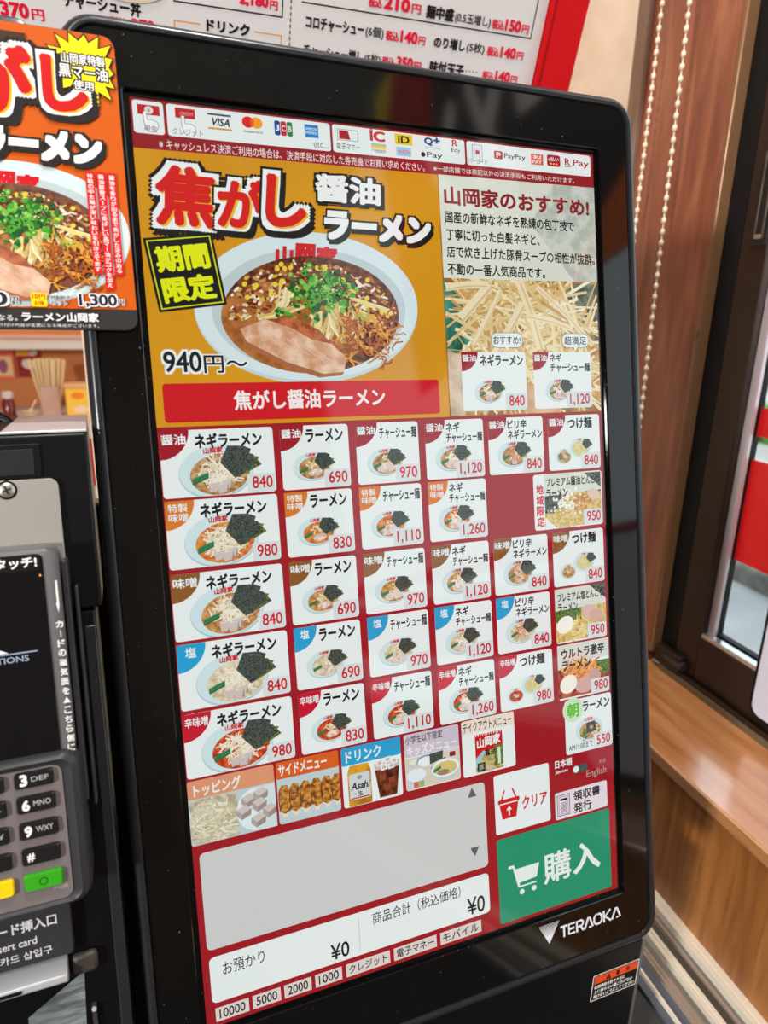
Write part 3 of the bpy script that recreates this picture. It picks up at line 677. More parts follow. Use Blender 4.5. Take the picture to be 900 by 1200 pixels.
# header with the ways to pay
def header(q):
    q.T = lambda x, y: (x, 4+(y-4)*(62-12*x/1080)/66) if y > 4 else (x, y)
    HD = SCR(150, 24, 34); GY = SCR(120, 128, 130)
    q.rect(0, 0, 1080, 101, HD)
    for a, b in ((4, 61), (67, 400), (405, 722), (727, 1072)): q.rect(a, 4, b, 70, W_, 6)
    def hand(x, y):
        q.line([(x, y), (x+1, y+18), (x+3, y+30)], 6, SCR(250, 250, 248)); q.ell(x+11, y+27, 13, 11, SCR(244, 246, 246))
        q.line([(x-3, y+4), (x-3, y+18), (x+1, y+34), (x+6, y+40)], 1.2, GY); q.line([(x+3, y+3), (x+4, y+16), (x+14, y+15), (x+23, y+20), (x+24, y+28), (x+18, y+40)], 1.2, GY)
    q.rect(13, 12, 54, 32, SCR(196, 30, 40)); q.ell(34, 22, 8, 8, SCR(228, 224, 222)); q.text('¥', 31, 18, 37, 27, GY); hand(26, 26); q.text('現金', 23, 52, 47, 66, GY, .01)
    q.rect(83, 10, 121, 31, SCR(196, 30, 40)); q.text('CREDIT', 92, 18, 118, 24, SCR(228, 190, 190)); hand(97, 26); q.text('クレジット', 76, 52, 134, 66, GY, .005)
    q.rect(145, 13, 192, 17, SCR(60, 64, 70)); q.rect(145, 43, 192, 47, SCR(214, 160, 40)); q.text('VISA', 150, 22, 188, 39, SCR(40, 44, 60), .03, shear=.25)
    q.ell(226, 23, 12.5, 12.5, SCR(226, 30, 30)); q.ell(243, 23, 12.5, 12.5, SCR(244, 160, 30)); q.ell(234.5, 23, 4, 9, SCR(240, 96, 20)); q.text('mastercard', 216, 40, 254, 46, BK, .01)
    for i, (c, ch) in enumerate(((SCR(30, 70, 150), 'J'), (SCR(206, 30, 50), 'C'), (SCR(30, 130, 60), 'B'))):
        x = 280+i*13; q.rect(x, 12, x+12, 45, c, 4); q.text(ch, x+2, 21, x+10, 35, W_, .02)
    q.rect(344, 12, 374, 42, SCR(40, 130, 200)); q.text('AMERICAN', 346, 19, 372, 25, W_, .01); q.text('EXPRESS', 346, 28, 372, 34, W_, .01); q.text('etc...', 362, 50, 394, 64, GY)
    q.frame(416, 13, 463, 40, 1.2, GY); q.poly([(420, 16), (440, 16), (445, 37), (420, 37)], SCR(170, 28, 40)); q.text('電子マネー', 413, 47, 466, 62, BK)
    q.ell(494, 8, 4, 4, SCR(150, 140, 120)); q.text('iC', 490, 8, 526, 34, SCR(206, 34, 40), .05)
    for i, c in enumerate(((150, 200, 160), (236, 190, 110), (240, 220, 130), (190, 210, 230))): q.rect(492, 39+i*5, 527, 44+i*5, SCR(*c))
    q.text('nanaco', 500, 55, 524, 63, GY)
    q.rect(549, 8, 591, 35, SCR(232, 208, 30)); q.text('iD', 556, 12, 584, 31, BK, .03); q.rect(551, 41, 587, 64, SCR(150, 210, 232)); q.text('WAON', 554, 48, 584, 58, SCR(226, 110, 140), .03)
    q.text('Q', 620, 8, 642, 30, SCR(30, 80, 150), .05); q.text('+', 643, 6, 660, 22, SCR(30, 80, 150), .05); q.text('QUICPay', 622, 32, 660, 38, SCR(60, 110, 170))
    q.ell(616, 54, 5.5, 6.5, BK); q.text('Pay', 625, 46, 664, 64, BK, .01); q.text('R', 690, 6, 704, 24, SCR(186, 20, 36), .02); q.text('Edy', 688, 28, 710, 42, BK)
    q.frame(741, 12, 768, 58, 1.2, GY); q.rect(744, 18, 765, 50, SCR(222, 230, 230)); q.rect(750, 27, 760, 38, SCR(190, 70, 70)); q.text('バーコード', 730, 50, 780, 65, GY, .005)
    q.rect(799, 22, 822, 45, SCR(200, 26, 40), 4); q.text('P', 805, 26, 817, 41, W_, .03); q.text('PayPay', 826, 26, 884, 44, BK, .01)
    q.rect(900, 18, 934, 50, SCR(226, 90, 50)); q.text('au', 906, 21, 928, 32, W_, .02); q.text('PAY', 904, 36, 930, 47, W_, .02)
    q.rect(945, 15, 983, 50, SCR(180, 24, 50), 6); q.text('d払い', 949, 21, 979, 34, W_, .02)
    for i in range(3): q.ell(956+8*i, 42, 2.6, 2.6, SCR(240, 200, 60))
    q.text('R', 996, 20, 1012, 42, SCR(186, 24, 40), .02); q.rect(995, 45, 1014, 47, SCR(186, 24, 40)); q.text('Pay', 1020, 21, 1067, 46, SCR(186, 24, 40), .015)
    NT = SCR(240, 226, 222)
    q.text('※ キャッシュレス決済ご利用の場合は、決済手段に対応した券売機でお買い求めください。', 48, 78, 618, 99, NT, .006)
    q.text('※一部店舗では表記以外の決済手段もご利用いただけます。', 640, 80, 1022, 96, NT, .004)
panel('payment_banner', header, 'white strip of payment logos')

# big seasonal offer
def hero(q, C, N, logo_red):
    """bowl of scorched soy ramen, drawn in the display's own pixel grid"""
    q.ell(336, 396, 246, 158, C(196, 214, 216), -3, n=64); q.ell(336, 390, 246, 156, C(214, 230, 232), -3, n=64)
    q.ell(338, 398, 214, 130, C(190, 206, 208), -3, n=64)
    q.text('山', 262, 266, 300, 304, logo_red, .06, shear=.1); q.text('岡', 304, 258, 348, 304, logo_red, .06, shear=.1); q.text('家', 350, 262, 398, 302, logo_red, .06, shear=.1)
    q.ell(340, 408, 195, 124, N('soup_dark', (70, 30, 14), (130, 66, 30), 260), -3, n=64)
    q.ell(290, 436, 150, 92, N('soup_brown', (150, 86, 34), (186, 120, 60), 160), 12, n=48)
    rr_ = random.Random(3)
    bits = (C(226, 206, 170), C(200, 150, 90), C(150, 76, 40), C(96, 40, 22), C(240, 230, 206), C(180, 110, 60), C(120, 50, 26), C(216, 180, 60))
    for i in range(420):
        a = rr_.uniform(-3.3, 0.35); d = rr_.uniform(.45, .96); x = 342+190*d*math.cos(a); y = 404+116*d*math.sin(a)
        if y > 430 and x < 420: continue
        q.ell(x, y, rr_.uniform(2.5, 10), rr_.uniform(1.8, 4.5), rr_.choice(bits), rr_.uniform(-60, 60), n=8)
    for i in range(22):
        a = rr_.uniform(-3.2, 0.1); d = rr_.uniform(.6, .93); q.ell(342+190*d*math.cos(a), 404+116*d*math.sin(a), 6, 5, C(232, 206, 60), rr_.uniform(0, 180), n=8)
    sp = (C(226, 206, 150), C(240, 226, 180), C(204, 178, 110), C(232, 214, 130))
    for (a, b, c, d) in ((300, 350, 240, 424), (276, 352, 262, 400), (320, 388, 226, 418), (395, 376, 350, 470), (386, 380, 366, 452), (410, 386, 436, 450), (330, 408, 352, 440), (440, 396, 500, 430), (430, 372, 520, 400), (350, 400, 330, 452), (376, 398, 396, 462)):
        for k in range(4):
            o = rr_.uniform(-9, 9); q.line([(a+o, b), ((a+c)/2+o+rr_.uniform(-12, 12), (b+d)/2), (c+o, d+rr_.uniform(-8, 8))], rr_.uniform(4, 8), rr_.choice(sp))
    gr = (C(40, 120, 36), C(80, 164, 50), C(24, 90, 40), C(120, 190, 70))
    for i in range(230):
        x, y = rr_.gauss(356, 34), rr_.gauss(356, 22)
        if abs(x-356) > 84 or abs(y-356) > 54: continue
        s_ = rr_.uniform(4, 8); c_ = rr_.choice(gr); q.ell(x, y, s_, s_*.8, c_, rr_.uniform(0, 180), n=9)
        if rr_.random() < .5: q.ell(x, y, s_*.45, s_*.35, C(170, 214, 110) if rr_.random() < .6 else C(20, 70, 30), 0, n=7)
    for (x, y) in ((264, 404), (280, 410), (330, 420), (352, 412), (448, 410), (300, 396)):
        for i in range(6): q.ell(x+rr_.uniform(-14, 14), y+rr_.uniform(-8, 8), 5, 4, rr_.choice(gr), n=8)
    fo = (C(206, 132, 44), C(226, 160, 60), C(176, 92, 30), C(150, 70, 26))
    for i in range(90):
        x, y = 452+rr_.uniform(-66, 70), 456+rr_.uniform(-52, 48); pts = [(x, y)]; a = rr_.uniform(0, 6.28)
        for k in range(5): a += rr_.uniform(-1.2, 1.2); x += 9*math.cos(a); y += 7*math.sin(a); pts.append((x, y))
        q.line(pts, rr_.uniform(2.5, 5), rr_.choice(fo))
    q.poly([(178, 440), (232, 420), (290, 436), (372, 470), (404, 500), (396, 530), (350, 534), (270, 508), (190, 466)], N('pork', (206, 150, 112), (234, 200, 172), 140))
    q.poly([(178, 440), (190, 466), (270, 508), (350, 534), (396, 530), (392, 538), (340, 542), (262, 516), (184, 474)], C(170, 104, 66))
    q.poly([(232, 420), (290, 414), (346, 440), (372, 470), (330, 462), (288, 438)], N('pork_edge', (150, 70, 36), (196, 112, 66), 260))
    for i in range(5): q.line([(214+30*i, 440+10*i), (230+32*i, 456+11*i), (262+30*i, 470+12*i)], 3, C(222, 182, 150))
def title(q, C, x0=36, ex=0):
    INKB = C(22, 20, 20); WHT = C(240, 242, 240); RDT = C(214, 24, 22); YLT = C(236, 186, 40)
    for (t, a, b, c, d, sl) in (('焦', 26, 122, 144, 240, .02), ('が', 146, 136, 242, 236, .02), ('し', 244, 122, 332, 230, .0)):
        q.text(t, a, b, c, d, RDT, .045, outlines=((.155, INKB, 6, 9), (.155, INKB, 0, 0), (.11, WHT, 0, 0), (.047, YLT, 4, 3)), shear=.10, slope=sl)
    q.text('醤油', 356, 112, 504, 170, WHT, .045, outlines=((.11, INKB, 4, 5), (.11, INKB, 0, 0)), shear=.05)
    q.text('ラーメン', 368, 186, 618, 248, WHT, .06, outlines=((.12, INKB, 4, 7), (.12, INKB, 0, 0)), shear=.12, slope=0)
def NS(n, a, b, s): return SCRN('display_'+n, a, b, s)
def offer(q):
    q.poly([(0, 94), (649, 87), (649, 636), (0, 636)], SCRN('display_amber_ground', (206, 140, 14), (222, 158, 24), 12, (.3, .7)))
    hero(q, SCR, NS, SCR(206, 30, 36)); title(q, SCR)
    q.T = lambda x, y: (78+(x-78)*math.cos(-.14)-(y-330)*math.sin(-.14), 330+(x-78)*math.sin(-.14)+(y-330)*math.cos(-.14))
    q.rect(12, 258, 146, 402, BK, 2); q.frame(17, 263, 141, 397, 2.5, SCR(214, 222, 20)); YL = SCR(226, 236, 10)
    q.text('期間', 27, 276, 131, 327, YL, .05); q.text('限定', 27, 336, 131, 387, YL, .05); q.T = None
    q.text('940', 22, 486, 96, 528, SCR(20, 24, 40), .02, outlines=((.09, W_, 0, 0),)); q.text('円～', 100, 494, 188, 530, SCR(20, 24, 40), .015, outlines=((.07, W_, 0, 0),))
    q.rect(16, 550, 622, 628, SCR(206, 16, 30), 7); q.text('焦がし醤油ラーメン', 154, 566, 488, 607, SCR(244, 236, 234), .03)
panel('offer_picture', offer, 'amber picture of the seasonal ramen bowl', clip=(0, 87, 649, 636))

# recommendation panel with shredded leek photograph
def leek(q):
    q.poly([(650, 87), (1079, 81), (1079, 636), (650, 636)], SCRN('display_leek_ground', (150, 100, 44), (212, 166, 92), 60))
    q.poly([(650, 318), (690, 360), (724, 452), (700, 480), (650, 500)], SCRN('display_green_leaf', (14, 70, 56), (70, 150, 124), 90, (.4, .6), (1, 1, .3)))
    q.poly([(960, 318), (1079, 318), (1079, 470), (1040, 430)], SCRN('display_seaweed_sheet', (40, 48, 38), (120, 124, 98), 160))
    lk = (SCR(236, 220, 176), SCR(226, 200, 144), SCR(212, 180, 118), SCR(240, 230, 196), SCR(196, 156, 92), SCR(222, 196, 140))
    rr_ = random.Random(11)
    clip = lambda x, y: (min(max(x, 651), 1078), min(max(y, 300), 634))
    for i in range(300):
        x, y = rr_.uniform(690, 1040), rr_.uniform(320, 600)
        if x > 960+(y-318)*.72: x -= 120
        if x < 730 and y < 480: x += 70
        a = rr_.choice((rr_.gauss(.3, .35), rr_.gauss(-.75, .3), rr_.gauss(1.2, .25), rr_.gauss(0, .2))); l = rr_.uniform(60, 150)
        dx, dy = l*math.cos(a), l*math.sin(a)
        q.line([clip(x-dx, y-dy), clip(x+rr_.uniform(-8, 8), y+rr_.uniform(-8, 8)), clip(x+dx, y+dy)], rr_.uniform(2.5, 9), rr_.choice(lk))
    for (a, b, c, d, wd) in ((690, 410, 770, 330, 24), (770, 500, 860, 370, 20), (850, 318, 905, 480, 22), (655, 340, 760, 330, 16), (900, 330, 1060, 470, 14), (720, 470, 800, 340, 12), (870, 400, 1000, 430, 14), (665, 560, 700, 470, 14)):
        q.line([(a, b), ((a+c)/2+4, (b+d)/2-4), (c, d)], wd, SCR(236, 222, 184)); q.line([(a+wd*.2, b+wd*.2), ((a+c)/2+4+wd*.2, (b+d)/2-4+wd*.2), (c+wd*.2, d+wd*.2)], wd*.22, SCR(216, 190, 140))
    q.poly([(651, 480), (690, 500), (690, 634), (651, 634)], SCRN('display_onion_broth', (190, 160, 130), (226, 206, 180), 60)); q.poly([(850, 560), (960, 600), (960, 634), (850, 634)], SCRN('display_pork_slab', (200, 150, 110), (226, 186, 150), 60))
    q.poly([(651, 87), (860, 84), (860, 316), (651, 318)], SCR(222, 226, 212)); q.poly([(860, 84), (1079, 81), (1079, 312), (860, 316)], SCRN('display_frosted_seaweed', (176, 184, 174), (206, 210, 198), 120))
    q.poly([(860, 84), (960, 83), (890, 180), (1010, 313), (860, 316)], SCR(216, 220, 206))
    q.text('山岡家のおすすめ!', 662, 110, 1062, 153, SCR(140, 26, 36), .035)
    for i, (t, x1) in enumerate((('国産の新鮮なネギを熟練の包丁技で', 1016), ('丁寧に切った白髪ネギと、', 914), ('店で炊き上げた豚骨スープの相性が抜群。', 1074), ('不動の一番人気商品です。', 926))):
        q.text(t, 662, 166+39*i, x1, 193+39*i, BK, .022)
panel('recommendation_picture', leek, 'photograph of shredded white leek with a caption', clip=(650, 81, 1079, 636))
def reco(x0, x1, name, pr, kind, bub, bx0, bx1):
    def fn(q):
        y0, y1 = 487, 625
        q.rect(x0, y0, x1, y1, W_, 7); bowl(q, x0+70, y0+92, 38, 'shoyu', kind); badge(q, x0, y0, '醤油', 44)
        if '\n' in name:
            a, b = name.split('\n'); q.text(a, x0+48, y0+4, x0+82, y0+23, BK, .03); q.text(b, x0+48, y0+26, x1-3, y0+49, BK, .03)
        else: q.text(name, x0+49, y0+5, x1-7, y0+33, BK, .035)
        price(q, pr, x1, y1)
        q.rect(bx0-1, 441, bx1+1, 477, BK, 16); q.rect(bx0, 442, bx1, 476, W_, 15); q.poly([((bx0+bx1)/2-6, 474), ((bx0+bx1)/2+6, 474), ((bx0+bx1)/2, 485)], W_); q.text(bub, bx0+6, 449, bx1-6, 469, BK, .012)
    panel('menu_button', fn, f'white recommendation button with a speech bubble, price {pr}', 0.0010)
reco(684, 858, 'ネギラーメン', '840', 'negi', 'おすすめ!', 766, 852); reco(880, 1049, 'ネギ\nチャーシュー麺', '1,120', 'negicha', '超満足', 966, 1044)

# category row
def topping(q):
    q.rect(0, 1372, 181, 1512, SCR(186, 208, 212), 6); q.rect(0, 1372, 181, 1412, SCR(222, 150, 110), 4); q.text('トッピング', 12, 1380, 110, 1408, W_, .03)
    q.rect(2, 1414, 100, 1510, SCRN('display_sprout_ground', (170, 160, 130), (210, 206, 180), 200)); mound(q, 48, 1464, 44, 42, 170, (SCR(232, 228, 206), SCR(214, 206, 176), SCR(196, 186, 150)), 3)
    q.ell(142, 1462, 46, 48, SCR(224, 236, 238), a0=60, a1=300); q.rect(140, 1414, 181, 1511, SCR(208, 224, 226))
    for (x, y) in ((124, 1438), (150, 1430), (112, 1462), (146, 1452), (168, 1470), (142, 1486)):
        q.poly([(x-16, y-6), (x+4, y-14), (x+16, y-4), (x-4, y+6)], SCR(206, 196, 188)); q.poly([(x-16, y-6), (x-4, y+6), (x-6, y+18), (x-17, y+6)], SCR(176, 164, 156)); q.poly([(x-4, y+6), (x+16, y-4), (x+14, y+10), (x-6, y+18)], SCR(156, 142, 134))
panel('category_button', topping, 'topping category button with bean sprouts and pork cubes', clip=(0, 1372, 181, 1512))
def side(q):
    q.rect(186, 1372, 327, 1512, SCR(190, 208, 212), 6); q.rect(186, 1372, 327, 1410, SCR(216, 96, 30), 4); q.text('サイドメニュー', 191, 1378, 300, 1404, W_, .03)
    gy = SCRN('display_fried_dumpling', (120, 56, 16), (214, 150, 60), 420)
    for i in range(6):
        x = 186+i*24; q.poly([(x+4, 1482), (x+24, 1482), (x+18, 1498), (x+10, 1497)], SCR(232, 220, 190)); q.poly([(x+2, 1436), (x+10, 1424), (x+22, 1426), (x+27, 1440), (x+27, 1484), (x+14, 1490), (x+2, 1482)], gy); q.line([(x+3, 1438), (x+2, 1460), (x+3, 1482)], 2, SCR(96, 44, 14))
panel('category_button', side, 'side dish category button with fried dumplings', clip=(186, 1372, 327, 1512))
def drink(q):
    q.rect(334, 1372, 478, 1512, W_, 6); q.rect(334, 1372, 478, 1414, SCR(30, 160, 210), 4); q.text('ドリンク', 344, 1380, 430, 1408, W_, .03)
    q.poly([(352, 1416), (396, 1416), (402, 1432), (402, 1511), (346, 1511), (346, 1432)], SCRN('display_beer_bottle', (176, 112, 16), (220, 164, 40), 90)); q.rect(349, 1436, 399, 1497, SCR(206, 214, 212), 5)
    q.text('Asahi', 352, 1456, 396, 1474, BK, .03, shear=.2); q.text('生', 368, 1478, 380, 1490, BK, .02); q.rect(352, 1492, 396, 1495, SCR(190, 40, 40)); q.ell(374, 1446, 6, 5, SCR(150, 156, 156))
    q.poly([(410, 1424), (474, 1424), (464, 1508), (420, 1508)], SCR(196, 190, 180)); q.poly([(412, 1440), (472, 1440), (463, 1506), (421, 1506)], SCRN('display_cola', (50, 14, 8), (120, 52, 30), 160))
    for (x, y) in ((424, 1424), (444, 1420), (460, 1426), (434, 1436), (452, 1436)): q.poly([(x-9, y-6), (x+7, y-8), (x+9, y+6), (x-7, y+8)], SCR(232, 232, 226)); q.poly([(x-4, y-3), (x+4, y-4), (x+5, y+3), (x-3, y+4)], SCR(190, 184, 176))
    for (x, y) in ((430, 1460), (452, 1470), (440, 1486)): q.poly([(x-8, y-6), (x+8, y-7), (x+8, y+6), (x-7, y+8)], SCR(140, 66, 36))
panel('category_button', drink, 'drinks category button with a beer bottle and cola glass')
def kids(q):
    q.rect(487, 1372, 629, 1508, W_, 6); q.rect(487, 1372, 629, 1428, SCR(206, 192, 206), 5); q.text('小学生以下限定', 491, 1377, 586, 1396, BK, .01); q.text('キッズメニュー', 493, 1400, 622, 1426, W_, .03)
    q.rect(488, 1430, 628, 1506, SCR(214, 206, 186)); q.ell(508, 1443, 15, 9, SCR(190, 200, 206)); q.ell(508, 1441, 12, 6, SCR(230, 228, 206)); q.ell(540, 1444, 24, 14, SCR(130, 150, 176)); q.ell(541, 1446, 22, 12, W_)
    q.poly([(550, 1430), (586, 1428), (584, 1448), (550, 1456)], NORI); q.line([(552, 1466), (592, 1446)], 4, SCR(100, 130, 170)); q.poly([(596, 1424), (622, 1424), (618, 1452), (600, 1452)], SCR(214, 214, 214)); q.rect(602, 1436, 618, 1448, SCR(140, 36, 40), 3)
    q.ell(514, 1476, 26, 18, SCR(186, 204, 210)); q.ell(514, 1474, 25, 16, SCR(222, 236, 238)); q.ell(590, 1476, 38, 25, SCR(190, 206, 210)); q.ell(590, 1472, 37, 22, W_); q.ell(590, 1473, 31, 17, SCR(206, 190, 130)); mound(q, 600, 1468, 16, 9, 18, (SCR(230, 206, 60), SCR(214, 196, 120)), 3); q.ell(584, 1482, 16, 7, SCR(150, 130, 96)); spinach(q, 568, 1472, 11)
    for i, c in enumerate(((206, 214, 226), (206, 110, 80), (150, 180, 110))): q.rect(492+14*i, 1490, 505+14*i, 1504, SCR(*c))
panel('category_button', kids, 'children menu category button', clip=(487, 1372, 629, 1508))
def takeout(q):
    q.rect(637, 1370, 783, 1510, W_, 6); q.rect(637, 1370, 783, 1404, SCR(236, 222, 206), 5); q.text('テイクアウトメニュー', 641, 1376, 776, 1400, BK, .012)
    q.rect(672, 1410, 748, 1506, SCR(206, 22, 24)); 
    for i in range(12): q.rect(674+6.2*i, 1410, 676+6.2*i, 1415, W_)
    q.poly([(672, 1474), (700, 1456), (748, 1448), (748, 1506), (672, 1506)], SCRN('display_packet_photo', (150, 140, 60), (206, 190, 130), 300)); q.poly([(672, 1470), (694, 1452), (700, 1456), (676, 1490), (672, 1492)], SCR(160, 200, 210)); q.rect(724, 1446, 748, 1496, HERB); q.rect(676, 1482, 697, 1504, SCR(30, 40, 24)); q.ell(712, 1498, 11, 6, SCR(214, 180, 170))
    q.text('山岡家', 677, 1420, 742, 1446, W_, .04, slope=-.06); q.text('醤油', 698, 1452, 726, 1468, BK, .03); q.rect(733, 1452, 741, 1494, SCR(220, 226, 216)); q.text('豚', 680, 1486, 693, 1500, SCR(200, 206, 190))
panel('category_button', takeout, 'takeout menu category button with a red packet')

# lower block
LG = SCR(206, 208, 206); GYD = SCR(92, 98, 100)
def cart_list(q):
    q.rect(13, 1531, 692, 1748, LG, 11); q.poly([(645, 1562), (669, 1562), (657, 1538)], GYD); q.poly([(645, 1690), (669, 1690), (657, 1714)], GYD)
panel('order_list', cart_list, 'pale grey empty order list')
def total(q):
    q.rect(15, 1765, 691, 1868, W_, 11); q.rect(349, 1776, 350.5, 1856, SCR(190, 196, 196))
    q.text('お預かり', 42, 1783, 132, 1812, BK, .003); q.text('¥0', 280, 1822, 324, 1860, BK, .012); q.text('商品合計（税込価格）', 384, 1776, 612, 1806, BK, .003); q.text('¥0', 628, 1816, 677, 1860, BK, .012)
panel('total_field', total, 'white field with deposit and total')
for (a, b, t) in ((20, 91, '10000'), (99, 161, '5000'), (169, 231, '2000'), (240, 303, '1000'), (313, 421, 'クレジット'), (431, 542, '電子マネー'), (552, 664, 'モバイル')):
    def chip(q):
        q.rect(a, 1880, b, 1911, SCR(222, 212, 206)); k = 8 if t.isdigit() else 7
        q.text(t, a+k, 1885, b-k, 1906, BK, .014)
    panel('payment_chip', chip)
def clear(q):
    q.rect(718, 1524, 878, 1677, W_, 6)
    q.poly([(730, 1597), (786, 1597), (778, 1641), (738, 1641)], RD); q.rect(727, 1590, 789, 1600, RD, 3); q.rect(733, 1600, 783, 1603, W_); q.line([(737, 1592), (747, 1566)], 4, RD); q.line([(779, 1592), (769, 1566)], 4, RD)
    q.rect(756, 1617, 760, 1634, W_); q.poly([(750, 1620), (766, 1620), (758, 1609)], W_); q.text('クリア', 796, 1595, 870, 1629, RD, .03)
panel('clear_button', clear, 'white clear button with a red basket')
def receipt(q):
    q.rect(893, 1611, 1056, 1683, SCR(228, 220, 228), 6); q.frame(899, 1619, 938, 1675, 1.6, BK); q.frame(904, 1624, 933, 1671, 1, BK); q.rect(909, 1629, 929, 1635, BK)
    for i in range(8): q.rect(909, 1640+3.6*i, 929, 1641.4+3.6*i, BK)
    q.text('領収書', 949, 1618, 1034, 1645, BK, .025); q.text('発行', 949, 1651, 1006, 1678, BK, .025)
panel('receipt_button', receipt, 'pale receipt button')
def buy(q):
    q.rect(718, 1690, 1060, 1911, SCR(16, 146, 108), 6); c = SCR(232, 240, 234)
    q.poly([(748, 1767), (764, 1767), (768, 1779), (838, 1779), (829, 1815), (778, 1818), (779, 1826), (828, 1826), (828, 1830), (774, 1830), (760, 1774), (748, 1774)], c); q.ell(784, 1843, 7, 7, c); q.ell(820, 1843, 7, 7, c)
    q.text('購', 850, 1764, 934, 1846, c, .018); q.text('入', 940, 1764, 1026, 1844, c, .035)
panel('purchase_button', buy, 'large green purchase button with a cart')
def lang(q):
    q.text('日本語', 897, 1525, 950, 1546, W_, .03); q.text('Japanese', 897, 1551, 936, 1562, W_, .012); q.rect(952, 1551, 996, 1571, SCR(78, 84, 84), 2); q.ell(961, 1561, 9, 9, SCR(226, 236, 226))
    q.text('英語', 1033, 1551, 1055, 1562, SCR(176, 140, 140)); q.text('English', 993, 1572, 1056, 1596, SCR(190, 160, 160), .005)
panel('language_switch', lang)

# ---------------------------------------------------------------- orange promotion card on the bezel
pc = empty('promotion_card', (-0.21, 0.02, 0.13), 'orange promotional card with a ramen bowl, overlapping the top left of the ticket machine bezel', 'sign')
g = G().loft([rr(-0.262, -0.1388, 0.1256, 0.2592, 0.0055, -0.0042), rr(-0.262, -0.1388, 0.1256, 0.2592, 0.0055, -0.0050), rr(-0.2617, -0.1391, 0.1259, 0.2589, 0.0053, -0.0053)], INK(46, 44, 42))
cd_ = g.build('card', pc, MON)
g = G().loft([rr(-0.268, -0.172, 0.150, 0.2622, 0.009, 0.016), rr(-0.268, -0.172, 0.150, 0.2622, 0.009, -0.0036), rr(-0.267, -0.173, 0.151, 0.2612, 0.008, -0.0042)], M_black_rim)
g.box(-0.176, -0.1637, 0.006, 0.013, 0.16, 0.20, M_black_plastic); g.build('backing_holder', pc, MON)
p = P(LOC, 0.00545, 8e-7); p.clip = (-0.2617, -0.2588, -0.1391, -0.1259)
ORG = INK(184, 80, 8)
p.rect(-0.2617, -0.2588, -0.1391, -0.20, ORG, 0.0053); p.rect(-0.2617, -0.2450, -0.1391, -0.1352, ORG)
sX, sY = 0.000200, 0.000199
p.T = lambda x, y: (-0.1885+(x-336)*sX, -0.1680+(y-392)*sY)
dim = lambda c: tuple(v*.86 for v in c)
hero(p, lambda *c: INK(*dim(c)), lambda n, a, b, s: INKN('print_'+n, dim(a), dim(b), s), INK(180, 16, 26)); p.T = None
# starburst
bx, by = -0.1530, -0.2432; pts = []
for i in range(32):
    r_ = 1.0 if i % 2 == 0 else .66
    a = rad(i*360/32+4); pts.append((min(bx+0.0175*r_*math.cos(a), -0.1396), max(by+0.0185*r_*math.sin(a), -0.2586)))
p.poly(pts, INK(40, 34, 24)); p.poly([(bx+(x-bx)*.93, by+(y-by)*.93) for x, y in pts], INK(216, 200, 8))
p.rect(-0.2617, -0.2545, -0.176, -0.2500, INK(60, 40, 20))
IB, IW, IR, IY = INK(30, 28, 27), INK(208, 205, 203), INK(182, 18, 16), INK(206, 160, 12)
for (t, a, b, c, d) in (('焦', -0.2400, -0.2500, -0.2060, -0.2190), ('が', -0.2050, -0.2490, -0.1745, -0.2190), ('し', -0.1712, -0.2470, -0.1520, -0.2225)):
    p.text(t, a, b, c, d, IR, .05, outlines=((.15, IB, .0016, .0018), (.15, IB, 0, 0), (.105, IW, 0, 0), (.052, IY, .0008, .0006)), shear=.0)
p.text('醤油', -0.2440, -0.2150, -0.2060, -0.2010, IW, .05, outlines=((.13, IB, .0008, .001),))
p.text('ラーメン', -0.2000, -0.2140, -0.1490, -0.2000, IW, .07, outlines=((.14, IB, .0010, .0014), (.14, IB, 0, 0)), slope=.0, shear=.1)
for (t, a, b, c, d) in (('山岡家特製', -0.1622, -0.2490, -0.1438, -0.2442), ('黒マー油', -0.1636, -0.2440, -0.1430, -0.2380), ('使用', -0.1580, -0.2374, -0.1494, -0.2332)):
    p.text(t, a, b, c, d, IW, .025, outlines=((.12, IB, 0, 0),))
for (x, y0, y1, t) in ((-0.1452, -0.1974, -0.1508, '醤油を香りが出るまで焦がした深みのある'), (-0.1498, -0.1974, -0.1440, '醤油豚骨スープに香ばしい黒マー油がコクを加え'), (-0.1545, -0.1974, -0.1512, '特製の中太麺が深い味わいを引き立てます')):
    p.rect(x-.0019, y0, x+.0019, y1, INK(196, 22, 28)); n = len(t); st_ = (y1-y0-.002)/n
    for i, ch in enumerate(t):
        yy = y0+.001+i*st_
        if ch == 'ー': p.rect(x-.0002, yy+.0003, x+.0002, yy+st_-.0003, IW)
        else: p.text(ch, x-.0012, yy+.00015, x+.0012, yy+st_-.00015, IW, .02)
p.text('940', -0.2130, -0.1418, -0.1932, -0.1358, INK(30, 32, 50), .03, outlines=((.09, IW, 0, 0),)); p.text('円', -0.1922, -0.1398, -0.1890, -0.1368, INK(30, 32, 50), .02, outlines=((.09, IW, 0, 0),))
p.rect(-0.1838, -0.1418, -0.1772, -0.1356, INK(220, 194, 16), .0008); p.text('10円', -0.1832, -0.1413, -0.1778, -0.1390, IR, .03); p.text('お得', -0.1825, -0.1382, -0.1786, -0.1363, IR, .03)
p.text('特製餃子', -0.1757, -0.1408, -0.1672, -0.1388, INK(30, 32, 50), .02, outlines=((.09, IW, 0, 0),)); p.text('セット', -0.1757, -0.1382, -0.1690, -0.1363, INK(30, 32, 50), .02, outlines=((.09, IW, 0, 0),))
p.text('1,300', -0.1638, -0.1418, -0.1474, -0.1358, INK(30, 32, 50), .03, outlines=((.10, IW, 0, 0),)); p.text('円', -0.1470, -0.1398, -0.1443, -0.1370, INK(30, 32, 50), .02, outlines=((.09, IW, 0, 0),))
